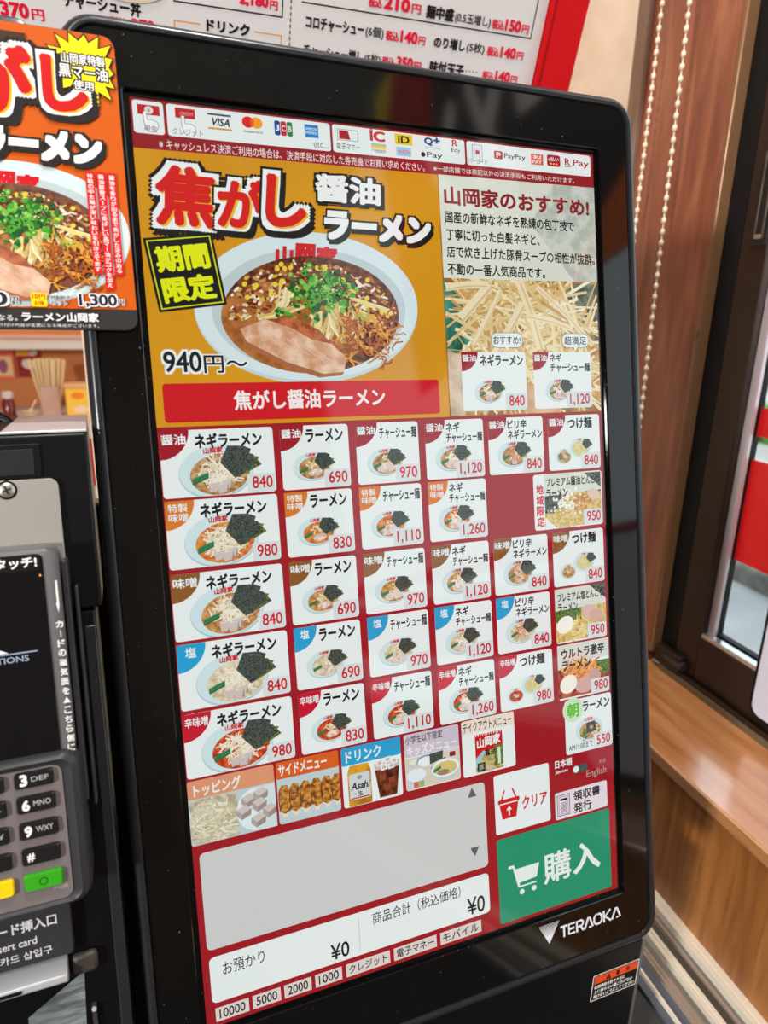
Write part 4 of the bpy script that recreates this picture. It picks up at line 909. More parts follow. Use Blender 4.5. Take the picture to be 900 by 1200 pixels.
p.text('クセになる。', -0.2080, -0.1318, -0.1900, -0.1292, IW, .01); p.text('ラーメン山岡家', -0.1882, -0.1332, -0.1560, -0.1290, IW, .04); p.text('写真はイメージです。予告なく盛り付け内容が変更になる場合がございます。', -0.2300, -0.1281, -0.1562, -0.1266, IW, .0)
p.build('printed_face', pc, MON)

# ---------------------------------------------------------------- menu board behind the machine
mb = empty('menu_board', (0.0, 0.32, 0.30), 'white paper menu board in a red frame, leaning out above the ticket machine', 'menu board')
M_paper = pbr('board_white_paper', (200, 195, 194), 0.5)
g = G(); g.box(-0.42, 0.2405, 0.0, 0.004, -0.10, 0.42, M_paper); g.build('board_panel', mb, BRD)
g = G().extrude_x([(0, 0)], 0, 0, M_red) if False else G()
g.box(0.2415, 0.2790, -0.006, 0.016, -0.145, 0.46, M_red); g.box(0.2405, 0.2440, -0.0085, -0.006, -0.10, 0.42, M_red)
g.box(-0.46, 0.2415, -0.006, 0.016, 0.42, 0.46, M_red); g.box(-0.46, -0.42, -0.006, 0.016, -0.145, 0.42, M_red); g.box(-0.42, 0.2415, -0.006, 0.016, -0.145, -0.10, M_red)
g.box(-0.42, 0.2415, 0.004, 0.016, -0.10, 0.42, M_red); g.build('red_frame', mb, BRD, bevel=0.0012)
g = G(); g.box(-0.02, 0.06, 0.016, 0.06, 0.30, 0.42, M_dark_grey); g.build('wall_bracket', mb, BRD)
IK, IRD, IOR = INK(28, 24, 24), INK(204, 16, 46), INK(214, 140, 44)
p = P(LOC, 0.0002, 8e-6)
def bt(t, x0, z0, x1, z1, m=IK, off=.03, slope=0): p.text(t, x0, -z1, x1, -z0, m, off, slope=slope)
bt('税込', -0.2250, -0.0150, -0.2070, -0.0072, IRD, .03); bt('370', -0.2050, -0.0150, -0.1860, -0.0058, IRD, .05); bt('円', -0.1845, -0.0152, -0.1760, -0.0082, IRD, .03)
bt('丼', -0.1830, 0.0030, -0.1735, 0.0105)
bt('チャーシュー丼', -0.1620, -0.0045, -0.1080, 0.0050, IK, .04)
bt('税込', -0.1320, -0.0135, -0.1170, -0.0060, IRD, .04); bt('370', -0.1155, -0.0140, -0.0985, -0.0055, IRD, .05); bt('円', -0.0970, -0.0140, -0.0900, -0.0078, IRD, .03)
# ordered box corners and rules
for (x0, z0, x1, z1, m) in ((-0.0842, -0.0036, -0.0640, -0.0028, IOR), (-0.0220, -0.0036, 0.0008, -0.0028, IOR), (-0.0842, -0.030, -0.0834, -0.0028, IOR), (0.0000, -0.030, 0.0008, -0.0028, IOR),
                            (-0.0840, 0.0086, 0.0010, 0.0096, IK), (0.0000, 0.0090, 0.0010, 0.060, IK), (0.0160, 0.0206, 0.2300, 0.0216, IK), (0.2290, 0.0210, 0.2300, 0.080, IK)):
    p.rect(x0, -z1, x1, -z0, m)
for i in range(26): p.rect(0.0069, 0.040-i*0.0041, 0.0077, 0.0425-i*0.0041, IK)
bt('ドリンク', -0.0595, -0.0070, -0.0255, 0.0010, IK, .05)
bt('2,180', -0.0340, 0.0125, -0.0110, 0.0215, IRD, .05); bt('円', -0.0100, 0.0128, -0.0035, 0.0190, IRD, .03)
bt('コロチャーシュー', 0.0200, 0.0040, 0.0700, 0.0128, IK, .04); bt('(6個)', 0.0718, 0.0038, 0.0880, 0.0122, IK, .015); bt('税込', 0.0900, 0.0040, 0.1020, 0.0112, IRD, .04); bt('140', 0.1035, 0.0040, 0.1195, 0.0128, IRD, .05); bt('円', 0.1205, 0.0042, 0.1268, 0.0104, IRD, .03)
bt('のり増し', 0.1352, 0.0038, 0.1655, 0.0124, IK, .04); bt('(5枚)', 0.1672, 0.0034, 0.1850, 0.0118, IK, .015); bt('税込', 0.1878, 0.0036, 0.2000, 0.0108, IRD, .04); bt('140', 0.2015, 0.0036, 0.2175, 0.0122, IRD, .05); bt('円', 0.2187, 0.0038, 0.2255, 0.0100, IRD, .03)
bt('チャーシュー増し', 0.0190, -0.0150, 0.0712, -0.0062, IK, .04); bt('(5枚)', 0.0728, -0.0150, 0.0875, -0.0070, IK, .015); bt('税込', 0.0890, -0.0148, 0.1010, -0.0076, IRD, .04); bt('350', 0.1025, -0.0148, 0.1180, -0.0060, IRD, .05); bt('円', 0.1190, -0.0146, 0.1260, -0.0084, IRD, .03)
bt('味付玉子', 0.1341, -0.0150, 0.1680, -0.0056, IK, .05)
for i in range(4): p.ell(0.1705+0.0035*i, 0.0100, 0.0006, 0.0006, IK, n=8)
bt('税込', 0.1873, -0.0150, 0.1990, -0.0080, IRD, .04); bt('140', 0.2005, -0.0150, 0.2160, -0.0064, IRD, .05); bt('円', 0.2172, -0.0148, 0.2240, -0.0088, IRD, .03)
bt('税込', 0.0720, 0.0252, 0.0838, 0.0325, IRD, .04); bt('210', 0.0852, 0.0252, 0.1090, 0.0345, IRD, .05); bt('円', 0.1105, 0.0254, 0.1190, 0.0320, IRD, .03)
bt('麺中盛', 0.1241, 0.0238, 0.1502, 0.0332, IK, .05); bt('(0.5玉増し)', 0.1516, 0.0232, 0.1864, 0.0318, IK, .015); bt('税込', 0.1880, 0.0238, 0.2000, 0.0308, IRD, .04); bt('150', 0.2012, 0.0238, 0.2172, 0.0325, IRD, .05); bt('円', 0.2184, 0.0240, 0.2256, 0.0304, IRD, .03)
# foot of a printed rice bowl above the second line
p.ell(-0.116, -0.018, 0.030, 0.014, INK(196, 178, 156)); p.ell(-0.116, -0.020, 0.027, 0.012, INK(232, 226, 220)); p.rect(-0.15, -0.06, -0.08, -0.020, INK(232, 226, 220))
p.build('printing', mb, BRD)

# ---------------------------------------------------------------- payment column to the left of the display
ps = empty('payment_column', (-0.23, 0.0, ZC), 'black payment column with a bright metal top edge, left of the ticket machine', 'payment machine')
XR = -0.1658
g = G().extrude_x([(-0.010, 0.0780), (0.034, 0.0885), (0.06, 0.02), (0.06, -0.0035), (-0.010, -0.0035)], -0.30, XR, M_black_body)
up = g.build('upper_panel', ps, MON, bevel=0.0012)
g = G().extrude_x([(-0.0080, -0.0046), (0.06, -0.0046), (0.205, -0.4335), (-0.0080, -0.4832)], -0.30, -0.1690, M_black_body)
g.build('lower_panel', ps, MON, bevel=0.0012)
g = G().extrude_x([(-0.0100, 0.0784), (-0.0100, 0.0796), (0.0340, 0.0899), (0.0340, 0.0889)], -0.30, XR+0.0002, M_silver); g.build('metal_top', ps, MON, bevel=0.0003)
g = G(); g.box(-0.215, -0.1605, 0.062, 0.150, -0.40, 0.0425, M_black_plastic); g.build('dark_gap_block', ps, MON, bevel=0.003)  # added dark block that blackens the gap beside the display
# dark recess and screwed plate
g = G(); g.box(-0.30, -0.1860, -0.0112, -0.0098, 0.0590, 0.0738, M_black_plastic); g.box(-0.30, -0.1885, -0.0116, -0.0112, 0.0600, 0.0715, pbr('recess_black', (6, 6, 7), 0.5)); g.build('display_recess', up, MON, bevel=0.0008)
M_plate = pbr('brushed_steel_plate', (170, 166, 158), 0.42, 0.6)
g = G().loft([rr(-0.32, -0.1795, -0.06, 0.0580, 0.004, -0.0100), rr(-0.32, -0.1795, -0.06, 0.0580, 0.004, -0.0122), rr(-0.3197, -0.1798, -0.0597, 0.0577, 0.0037, -0.0125)], M_plate)
pl = g.build('steel_plate', ps, MON)
g = G(); g.lathe([(0.0042, -0.0002), (0.0042, 0.0002), (0.0034, 0.0002)], 0, 0, M_black_plastic, 20); g.lathe([(0.0034, -0.0002), (0.0033, 0.0005), (0.0028, 0.0008), (0.0002, 0.0009)], 0, 0, pbr('zinc_screw_head', (190, 188, 180), 0.3, 0.9), 20)
for a in (20, 110): 
    c, n = math.cos(rad(a)), math.sin(rad(a)); L_, w2 = 0.0021, 0.0004
    g.add([(c*L_*i-n*w2*j, n*L_*i+c*w2*j, 0.0010) for i, j in ((-1, -1), (1, -1), (1, 1), (-1, 1))], [(0, 1, 2, 3)], pbr('screw_slot', (30, 28, 26), 0.6))
ring_ = G(); g.build('screw', pl, MON @ Matrix.Translation((-0.2003, -0.0125, 0.0538)) @ Matrix.Rotation(rad(90), 4, 'X'))
# thin holder flanges beside the reader
g = G().loft([rr(-0.1805, -0.1782, -0.088, 0.0215, 0.001, -0.008), rr(-0.1805, -0.1782, -0.088, 0.0215, 0.001, -0.026)], M_dark_grey); g.build('reader_flange', ps, MON, bevel=0.0004)
g = G().loft([rr(-0.1766, -0.1752, -0.094, 0.0085, 0.0006, -0.008), rr(-0.1766, -0.1752, -0.094, 0.0085, 0.0006, -0.018)], M_dark_grey); g.build('reader_flange', ps, MON, bevel=0.0004)
g = G(); g.box(-0.1745, -0.1692, -0.0092, -0.0078, -0.47, -0.0120, M_black_rim); g.build('side_rib', ps, MON, bevel=0.0008)
# card slot label, metal lip, receipt window
g = G().loft([rr(-0.30, -0.1915, -0.1655, -0.1395, 0.002, -0.0078), rr(-0.30, -0.1915, -0.1655, -0.1395, 0.002, -0.0125), rr(-0.2995, -0.1920, -0.1650, -0.1400, 0.0018, -0.0132)], M_dark_grey)
lb = g.build('card_slot_label', ps, MON)
p = P(lambda x, y: (x, -y), 0.01335, 4e-6); GY_ = INK(206, 206, 204)
p.text('カード挿入口', -0.2275, 0.1435, -0.1975, 0.1490, GY_, .03); p.text('Insert card', -0.2255, 0.1520, -0.2065, 0.1556, GY_, .01); p.text('插入卡片 / 카드 삽입구', -0.2440, 0.1582, -0.2005, 0.1622, GY_, .01)
p.build('printing', lb, MON)
g = G().loft([[(x, y, z) for (y, z) in ((-0.0078, -0.1680), (-0.0150, -0.1700), (-0.0178, -0.1722), (-0.0178, -0.1752), (-0.0145, -0.1775), (-0.0078, -0.1785))] for x in (-0.30, -0.1985, -0.1948)], M_silver)
g.build('metal_slot_lip', ps, MON, bevel=0.0006)
g = G(); g.box(-0.30, -0.214, -0.0184, -0.0178, -0.1745, -0.1730, M_black_plastic); g.build('card_slot', ps, MON)
g = G(); g.box(-0.1930, -0.1818, -0.0125, -0.0078, -0.1780, -0.1680, pbr('worn_dark_notch', (52, 47, 42), 0.5)); g.build('notch', ps, MON, bevel=0.002)
g = G(); g.add([(-0.1885, -0.0085, -0.1785), (-0.1905, -0.0085, -0.2240), (-0.2140, -0.0085, -0.2240), (-0.2140, -0.0085, -0.1935)], [(0, 1, 2, 3)], pbr('grey_receipt_window', (96, 104, 104), 0.12, noise=((60, 60, 400), 0.0, (70, 78, 78), (124, 132, 130))))
g.build('receipt_window', ps, MON)
g = G(); g.box(-0.1866, -0.1846, -0.0105, -0.0078, -0.2240, -0.1960, M_dark_grey); g.tube([(-0.1856, -0.0112, -0.1975), (-0.1856, -0.0095, -0.1975)], 0.0011, M_silver, 12); g.build('latch', ps, MON)
g = G(); g.tube([(-0.2350, 0.012, 0.072), (-0.2270, 0.016, 0.0885), (-0.2160, 0.019, 0.0935), (-0.2080, 0.020, 0.0915), (-0.2010, 0.020, 0.0868), (-0.1985, 0.019, 0.0830)], 0.0021, M_black_plastic, 12); g.build('cable', ps, MON)
g = G(); g.add([(-0.2075, -0.0101, 0.0797), (-0.2010, -0.0101, 0.0797), (-0.1975, 0.0340, 0.0900), (-0.2045, 0.0340, 0.0900)], [(0, 1, 2, 3)], M_black_plastic); g.build('cable_strap', ps, MON)

# ---------------------------------------------------------------- card reader
cr = empty('card_terminal', (-0.23, -0.05, -0.02), 'grey card reader with a dark touchscreen and keypad, mounted on the payment column', 'card reader')
M_tgrey = pbr('warm_grey_reader_shell', (92, 88, 90), 0.38); M_tdark = pbr('charcoal_reader_shell', (40, 41, 44), 0.4); M_tscr = pbr('dark_touch_glass', (10, 10, 14), 0.06)
M_keybed = pbr('taupe_keypad_plate', (104, 96, 95), 0.5)
def rl(l): return l
g = G().loft([rr(-0.2840, -0.1812, -0.0660, 0.0290, 0.006, -0.0125), rr(-0.2840, -0.1812, -0.0660, 0.0290, 0.006, -0.0270), rr(-0.2832, -0.1820, -0.0655, 0.0282, 0.0055, -0.0292), rr(-0.2818, -0.1834, -0.0650, 0.0268, 0.0045, -0.0302)], M_tgrey)
hd = g.build('reader_head', cr, MON)
g = G().loft([rr(-0.2790, -0.1872, -0.0622, 0.0258, 0.002, -0.0300), rr(-0.2790, -0.1872, -0.0622, 0.0258, 0.002, -0.0308)], M_tscr); sc_ = g.build('touch_display', cr, MON)
p = P(lambda x, y: (x, -y), 0.03085, 4e-6); DW = INK(222, 222, 220)
p.rect(-0.2500, -0.0262, -0.1882, -0.0192, INK(20, 18, 18), 0.0016); p.text('タッチ!', -0.2055, -0.0252, -0.1895, -0.0205, DW, .03); p.build('touch_label', sc_, MON)
p = P(lambda x, y: (x, -y), 0.03085, 4e-6)
tr_m = pbr('lit_reader_text', (120, 130, 150), 0.4, emit=0.8)
p.rect(-0.2400, 0.0153, -0.1925, 0.0158, tr_m); p.text('OPTIONS', -0.2140, 0.0168, -0.1960, 0.0194, tr_m, .01); p.poly([(-0.2085, 0.0150), (-0.2035, 0.0150), (-0.2085, 0.0125)], DW)
p.build('display_print', sc_, MON)
p = P(lambda x, y: (x, -y), 0.03085, 4e-6); p.ell(-0.1886, -0.0168, 0.0004, 0.0004, pbr('amber_led', (230, 140, 60), 0.4, emit=1.0), n=10); p.build('status_light', sc_, MON)
p = P(lambda x, y: (x, -y), 0.03035, 4e-6); TP = INK(214, 212, 208)
p.rect(-0.1841, -0.0140, -0.1806 if False else -0.1834, 0.0625, M_tgrey)
p.rect(-0.1832, -0.0138, -0.1824, -0.0020, TP); p.poly([(-0.1824, -0.0040), (-0.1836, -0.0040), (-0.1828, 0.0005)], TP)
tt = 'カードの磁気面を▲こちら側に'
for i, ch in enumerate(tt):
    y = 0.0035+i*0.00425
    if ch == 'ー': p.rect(-0.1831, y+.0005, -0.1827, y+.0034, TP)
    elif ch == '▲': p.poly([(-0.1845, y+.0030), (-0.1815, y+.0030), (-0.1830, y+.0004)], TP)
    else: p.text(ch, -0.1845, y+.0003, -0.1815, y+.0035, TP, .03)
p.build('edge_print', hd, MON)
g = G().loft([rr(-0.2865, -0.1795, -0.1300, -0.0606, 0.007, -0.0105), rr(-0.2865, -0.1795, -0.1300, -0.0606, 0.007, -0.0300), rr(-0.2850, -0.1810, -0.1290, -0.0615, 0.006, -0.0335), rr(-0.2825, -0.1835, -0.1275, -0.0632, 0.005, -0.0350), rr(-0.2800, -0.1872, -0.1262, -0.0652, 0.004, -0.0335)], M_tdark)
kb_ = g.build('keypad_housing', cr, MON)
g = G().loft([rr(-0.2795, -0.1874, -0.1258, -0.0655, 0.004, -0.0325), rr(-0.2795, -0.1874, -0.1258, -0.0655, 0.004, -0.0340)], M_keybed); kp = g.build('keypad_plate', cr, MON)
M_key = pbr('black_rubber_key', (22, 22, 23), 0.32); M_yel = pbr('yellow_key', (224, 186, 14), 0.35); M_grn = pbr('green_key', (48, 146, 24), 0.35); M_redk = pbr('red_key', (200, 40, 36), 0.35)
KEYS = [('1', '', 0, 0), ('2', 'ABC', 1, 0), ('3', 'DEF', 2, 0), ('4', 'GHI', 0, 1), ('5', 'JKL', 1, 1), ('6', 'MNO', 2, 1), ('7', 'PRS', 0, 2), ('8', 'TUV', 1, 2), ('9', 'WXY', 2, 2), ('*', '', 0, 3), ('0', '+', 1, 3), ('#', '', 2, 3), ('x', '', 0, 4), ('<', '', 1, 4), ('o', '', 2, 4)]
for t, sub, ci, ri in KEYS:
    x1 = -0.1907-0.0190*(2-ci); x0 = x1-0.0152; z1 = -0.0652-0.01150*ri; z0 = z1-0.0074
    if ri == 0: z1 = -0.0662; z0 = -0.0732
    z0 -= 0.0; m = M_key if ri < 4 else (M_redk, M_yel, M_grn)[ci]
    g = G().loft([rr(x0, x1, z0, z1, 0.0014, -0.0338), rr(x0, x1, z0, z1, 0.0014, -0.0352), rr(x0+.0005, x1-.0005, z0+.0005, z1-.0005, 0.0012, -0.0360)], m, True, True)
    k = g.build('key', cr, MON)
    if ri == 4: k['label'] = ('red key', 'yellow key', 'green key')[ci]
    p = P(lambda x, y: (x, -y), 0.03605, 4e-6)
    zb = -z0-.0014; zt = -z1+.0012
    if t in '0123456789': p.text(t, x0+.0022, zt+(.0 if ri else -.0008), x0+.0052, zb, TP, .05)
    if t == '#': p.text('#', x0+.0022, zt+.0005, x0+.0052, zb-.0005, TP, .03)
    if t == '*': p.text('*', x0+.0022, zt+.0010, x0+.0048, zb-.0015, TP, .03)
    if sub and sub != '+': p.text(sub, x0+.0066, zt+.0008, x1-.0018, zb-.0015, INK(160, 158, 156), .01)
    if t == 'o':
        cx, cz = (x0+x1)/2, -(z0+z1)/2; dk = INK(20, 80, 20); p.ell(cx, cz, .0018, .0018, dk, n=24); p.ell(cx, cz, .0013, .0013, M_grn, n=24)
    if t == '<': p.poly([((x0+x1)/2-.002, -(z0+z1)/2), ((x0+x1)/2+.001, -(z0+z1)/2-.0018), ((x0+x1)/2+.001, -(z0+z1)/2+.0018)], INK(90, 74, 10))
    if p.v: p.build('legend', k, MON)
p = P(lambda x, y: (x, -y), 0.03405, 4e-6); p.text('P400', -0.1948, 0.1196, -0.1892, 0.1212, INK(150, 144, 142), .01); p.build('model_print', kp, MON)

# ---------------------------------------------------------------- ball chain of the blind
bc = empty('blind_chain', (0.40, 0.36, 1.0), 'cream beaded pull chain hanging in front of the red-brown window post', 'chain')
M_bead = pbr('cream_plastic_bead', (226, 208, 182), 0.35)
path = []
PIT = 0.0117
zt = 1.30; bz0 = -0.12; B_ = 0.421
def cpt(u):     # length along the loop, starting at the top of the far strand
    La = zt-bz0
    if u < La: z = zt-u; return (0.4155, B_, z)
    rad_ = 0.0285
    if u < La+math.pi*rad_: a = (u-La)/rad_; return (0.387+rad_*math.cos(a), B_, bz0-rad_*math.sin(a))
    z = bz0+(u-La-math.pi*rad_); return (0.3585+0.012*max(0, min(1, (z+0.1)/0.56))*0.5, B_-0.004*max(0, min(1, z/0.5)), z)
T_ = 2*(zt-bz0)+math.pi*0.0285
nB = int(T_/PIT)
g = G(); cg = G()
pts = [cpt(T_*i/400) for i in range(401)]
cg.tube([(-t, b, z) for t, b, z in pts], 0.00085, M_bead, 6); cg.build('cord', bc, WIN)
for i in range(nB):
    t, b, z = cpt((i+.5)*PIT); n = 10
    loops = []
    for (r, h) in ((0.0008, -0.0034), (0.0021, -0.0027), (0.0027, -0.0010), (0.0027, 0.0010), (0.0021, 0.0027), (0.0008, 0.0034)):
        loops.append([(-t+r*math.cos(2*math.pi*k/n), b+r*math.sin(2*math.pi*k/n), z+h) for k in range(n)])
    g.loft(loops, M_bead)
bo = g.build('beads', bc, WIN, angle=80); bo['kind'] = 'stuff'

# ---------------------------------------------------------------- window stickers and the white sheet
M_rs = pbr('red_window_film', (224, 4, 20), 0.4, spec=0.2)
nt = M_rs.node_tree; ou_ = [n for n in nt.nodes if n.type == 'OUTPUT_MATERIAL'][0]; tl_ = nt.nodes.new('ShaderNodeBsdfTranslucent'); tl_.inputs[0].default_value = lin((235, 2, 16)); mm_ = nt.nodes.new('ShaderNodeMixShader'); mm_.inputs[0].default_value = 0.6
nt.links.new(nt.nodes['Principled BSDF'].outputs[0], mm_.inputs[1]); nt.links.new(tl_.outputs[0], mm_.inputs[2]); nt.links.new(mm_.outputs[0], ou_.inputs[0])
for nm, lab, z0, z1 in (('window_sticker', 'narrow red band stuck on the window glass, above the tall red one', 0.0120, 0.0428), ('window_sticker', 'tall red band stuck on the window glass, below the narrow one', -0.1310, -0.0140)):
    g = G(); wbox(g, -2.0, 0.2432, 0.4802, 0.4806, z0, z1, M_rs); o = g.build(nm, None, WIN); tag(o, lab, 'sticker', 'red bands on the window')
ws = empty('notice_board', (0.45, -0.02, -0.28), 'white board with rounded corners and a dark rim, against the lower right of the window', 'sign')
def wrr(t0, t1, z0, z1, r, b): return [(-(t0+t1)+(-x) if False else -x, b, z) for x, _, z in rr(t0, t1, z0, z1, r, 0)]
g = G().loft([wrr(-0.45, 0.1612, -0.2782, 0.03, 0.0145, 0.4595), wrr(-0.45, 0.1612, -0.2782, 0.03, 0.0145, 0.4553)], pbr('matt_black_board_rim', (16, 16, 18), 0.7, spec=0.2)); g.build('rim', ws, WIN)
g = G().loft([wrr(-0.4475, 0.1572, -0.2742, 0.0275, 0.0118, 0.4554), wrr(-0.4475, 0.1572, -0.2742, 0.0275, 0.0118, 0.4549)], pbr('lilac_white_board', (200, 200, 214), 0.4)); g.build('white_face', ws, WIN)

# ---------------------------------------------------------------- kitchen seen past the machine
M_kwhite = pbr('kitchen_white_laminate', (206, 192, 178), 0.5); M_kred = pbr('kitchen_red_front', (196, 30, 30), 0.5)
kc = empty('serving_counter', (-0.6, 1.75, -1.25), 'white topped serving counter with a red front, in the kitchen behind the machine', 'counter')
g = G(); g.box(-1.8, 0.3, 1.55, 1.965, -0.21, -0.18, M_kwhite); g.build('worktop', kc, ID, bevel=0.004)
g = G(); g.box(-1.78, 0.28, 1.58, 1.95, -0.34, -0.21, M_kred); g.build('red_front', kc, ID)
g = G(); g.box(-1.78, 0.28, 1.60, 1.95, -1.25, -0.34, M_kwhite); g.build('base', kc, ID)
sh_ = G(); sh_.box(-1.6, 0.2, 1.80, 1.9695, -0.006, 0.022, M_kwhite); sh_.box(-1.6, 0.2, 1.795, 1.80, 0.022, 0.034, pbr('pink_shelf_edge', (206, 150, 126), 0.5))
tag(sh_.build('kitchen_shelf', None, ID, bevel=0.003), 'cream shelf board on the orange-brown kitchen wall', 'shelf')
# chopsticks in their box
ch = empty('chopstick_holder', (-0.302, 1.74, -0.18), 'pale pink box full of paper-wrapped chopsticks on the serving counter', 'holder')
M_pb = pbr('pale_pink_card', (196, 156, 138), 0.6)
g = G(); cx, cy, hw, hd_, t_ = -0.301, 1.74, 0.0235, 0.02, 0.002
g.box(cx-hw, cx+hw, cy-hd_, cy-hd_+t_, -0.176, -0.098, M_pb); g.box(cx-hw, cx+hw, cy+hd_-t_, cy+hd_, -0.176, -0.085, M_pb); g.box(cx-hw, cx-hw+t_, cy-hd_+t_, cy+hd_-t_, -0.176, -0.09, M_pb); g.box(cx+hw-t_, cx+hw, cy-hd_+t_, cy+hd_-t_, -0.176, -0.09, M_pb)
g.build('box', ch, ID); g = G(); g.box(cx-hw-.003, cx+hw+.003, cy-hd_-.003, cy+hd_+.003, -0.18, -0.176, M_pb); g.build('foot', ch, ID)
M_stick = pbr('pale_wooden_chopstick', (212, 178, 128), 0.6)
rs = random.Random(5); src = None
for i in range(26):
    u = (i % 9)/8*2-1; v = (i//9)-1
    bx_, by_ = cx+u*0.017, cy+v*0.010
    lean = u*0.16+rs.uniform(-.02, .02); leany = v*.05
    W = Matrix.Translation((bx_, by_, -0.175)) @ Matrix.Rotation(lean, 4, 'Y') @ Matrix.Rotation(-leany, 4, 'X')
    if src is None:
        g = G(); g.loft([[(sx_*a, sy_*a, z) for sx_, sy_ in ((-1, -1), (1, -1), (1, 1), (-1, 1))] for a, z in ((0.0016, 0), (0.0030, 0.10), (0.0034, 0.148), (0.0026, 0.150))], M_stick)
        src = o = g.build('chopstick', None, W)
    else:
        o = src.copy(); COL.objects.link(o); o.matrix_basis = W
    tag(o, 'pale wooden chopstick standing in the pink box on the serving counter', 'chopstick', 'chopsticks in the pink box')
yc = empty('tissue_carton', (-0.226, 1.72, -0.18), 'yellow carton with orange print at the right end of the serving counter', 'box')
g = G(); g.box(-0.262, -0.196, 1.69, 1.75, -0.18, -0.098, pbr('yellow_carton', (242, 190, 60), 0.5)); g.build('carton', yc, ID, bevel=0.002)
g = G(); g.box(-0.264, -0.194, 1.688, 1.752, -0.0975, -0.088, pbr('peach_carton_lid', (226, 166, 120), 0.5)); g.build('lid', yc, ID, bevel=0.002)
p = P(lambda x, y: (x, -y), -1.6895, 1e-5); p.ell(-0.232, 0.118, 0.016, 0.009, INK(240, 130, 40)); p.ell(-0.226, 0.155, 0.020, 0.010, INK(240, 200, 170)); p.build('print', yc, ID)
jr = empty('condiment_jar', (-0.405, 1.72, -0.18), 'dark red condiment jar with a white lid on the serving counter', 'jar')
g = G(); g.lathe([(0.012, -0.18), (0.016, -0.175), (0.016, -0.135), (0.012, -0.128), (0.012, -0.124)], -0.402, 1.72, pbr('dark_red_jar_glass', (110, 30, 24), 0.2), 24); g.build('jar', jr, ID)
g = G(); g.lathe([(0.0135, -0.124), (0.0135, -0.110), (0.010, -0.107), (0.001, -0.106)], -0.402, 1.72, M_kwhite, 24); g.build('lid', jr, ID)
sb = empty('spice_bowl', (-0.352, 1.70, -0.18), 'small pale bowl with a spoon beside the pink chopstick box', 'bowl')
g = G(); g.lathe([(0.010, -0.18), (0.011, -0.176), (0.021, -0.158), (0.022, -0.156), (0.020, -0.157), (0.002, -0.170)], -0.352, 1.70, pbr('beige_bowl', (206, 176, 140), 0.4), 24); g.build('bowl', sb, ID)
g = G(); g.tube([(-0.356, 1.70, -0.166), (-0.344, 1.70, -0.145), (-0.334, 1.70, -0.128)], 0.0022, pbr('pale_spoon', (230, 206, 170), 0.4), 8, [0.004, 0.0018, 0.0024]); g.build('spoon', sb, ID)
for nm, lab, x0, x1, z0, z1, cols in (('wall_poster', 'pink and red poster on the kitchen wall', -0.52, -0.402, -0.100, -0.018, ((226, 110, 90), (236, 190, 140), (150, 90, 110))), ('wall_poster', 'small dark red poster with a yellow corner on the kitchen wall', -0.395, -0.330, -0.096, -0.014, ((150, 40, 40), (240, 170, 50), (226, 210, 200)))):
    o = empty(nm, ((x0+x1)/2, 1.965, z0), lab, 'poster', 'posters on the kitchen wall')
    g = G(); g.box(x0, x1, 1.964, 1.968, z0, z1, INK(*cols[0])); g.build('sheet', o, ID)
    p = P(lambda x, y: (x, -y), -1.9635, 1e-5)
    if x0 < -0.5: p.rect(x0+.006, -z1+.018, x1-.006, -z0-.008, INK(*cols[1])); p.ell(x1-.03, (-z0-z1)/2+.005, .012, .02, INK(*cols[2]))
    else: p.rect(x0, -z1, x0+.035, -z1+.02, INK(*cols[1])); p.ell(x0+.03, -z1+.045, .018, .014, INK(*cols[2]), 20); p.ell(x0+.045, -z1+.012, .012, .008, INK(*cols[2]), -20)
    p.build('print', o, ID)

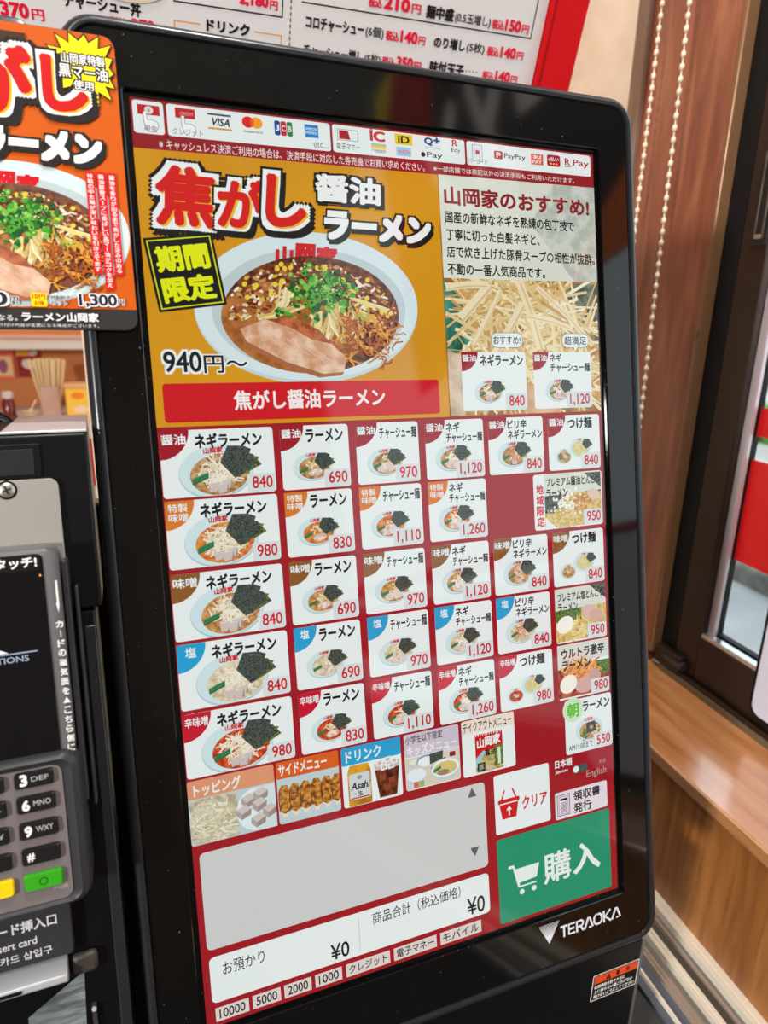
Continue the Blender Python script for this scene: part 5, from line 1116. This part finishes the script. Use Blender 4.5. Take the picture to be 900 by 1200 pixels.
# ---------------------------------------------------------------- weeds outside
M_gr = pbr('fresh_green_leaf', (96, 156, 50), 0.6); M_gr2 = pbr('dark_green_leaf', (62, 112, 40), 0.6)
def tuft(name, t, b, z, h, w_, n, seed, lab):
    r_ = random.Random(seed); g = G()
    for i in range(n):
        a = r_.uniform(0, 6.28); d = w_*math.sqrt(r_.random()); x, y = -t+d*math.cos(a), b+d*math.sin(a); hh = h*r_.uniform(.5, 1); le = r_.uniform(.1, .5)*hh; q = r_.uniform(.012, .03)*h/0.3
        dx, dy = math.cos(a)*le, math.sin(a)*le; px, py = -math.sin(a)*q, math.cos(a)*q
        g.add([(x-px, y-py, z), (x+px, y+py, z), (x+dx*.4+px*1.2, y+dy*.4+py*1.2, z+hh*.6), (x+dx, y+dy, z+hh), (x+dx*.4-px*1.2, y+dy*.4-py*1.2, z+hh*.6)], [(0, 1, 2, 3, 4)], M_gr if r_.random() < .6 else M_gr2)
    return tag(g.build(name, None, WIN, smooth=False), lab, 'plant')
tuft('weed_tuft', 2.62, 3.24, -1.24, 0.10, 0.11, 70, 1, 'small green weed tuft behind the dark kerb outside the window')
tuft('roadside_plant', 5.75, 6.35, -1.24, 0.42, 0.45, 160, 2, 'low green plant on the far pavement outside the window, between the red bands')

# ---------------------------------------------------------------- poster on the window beside the camera (seen as a reflection in the bezel)
wp = empty('window_poster', (0.42, -0.40, 0.62), 'large dark poster with bold white letters, mirrored in the top right of the bezel', 'poster')
g = G(); g.box(0.10, 0.75, 0.4560, 0.4595, 0.36, 0.98, INK(46, 40, 36)); g.build('sheet', wp, WIN)
p = P(lambda x, y: (x, -y), -0.4558, 2e-5); 
p.poly([(0.10, -0.36), (0.36, -0.36), (0.10, -0.50)], INK(226, 110, 30)); p.poly([(0.52, -0.98), (0.75, -0.98), (0.75, -0.60), (0.60, -0.66)], INK(170, 24, 34)); p.poly([(0.66, -0.98), (0.75, -0.98), (0.75, -0.86)], INK(230, 200, 40))
p.text('ラーメン', 0.13, -0.72, 0.60, -0.50, INK(226, 222, 216), .05, slope=-.2); p.text('限定', 0.20, -0.94, 0.46, -0.80, INK(226, 222, 216), .05, slope=-.2)
p.build('printing', wp, WIN)
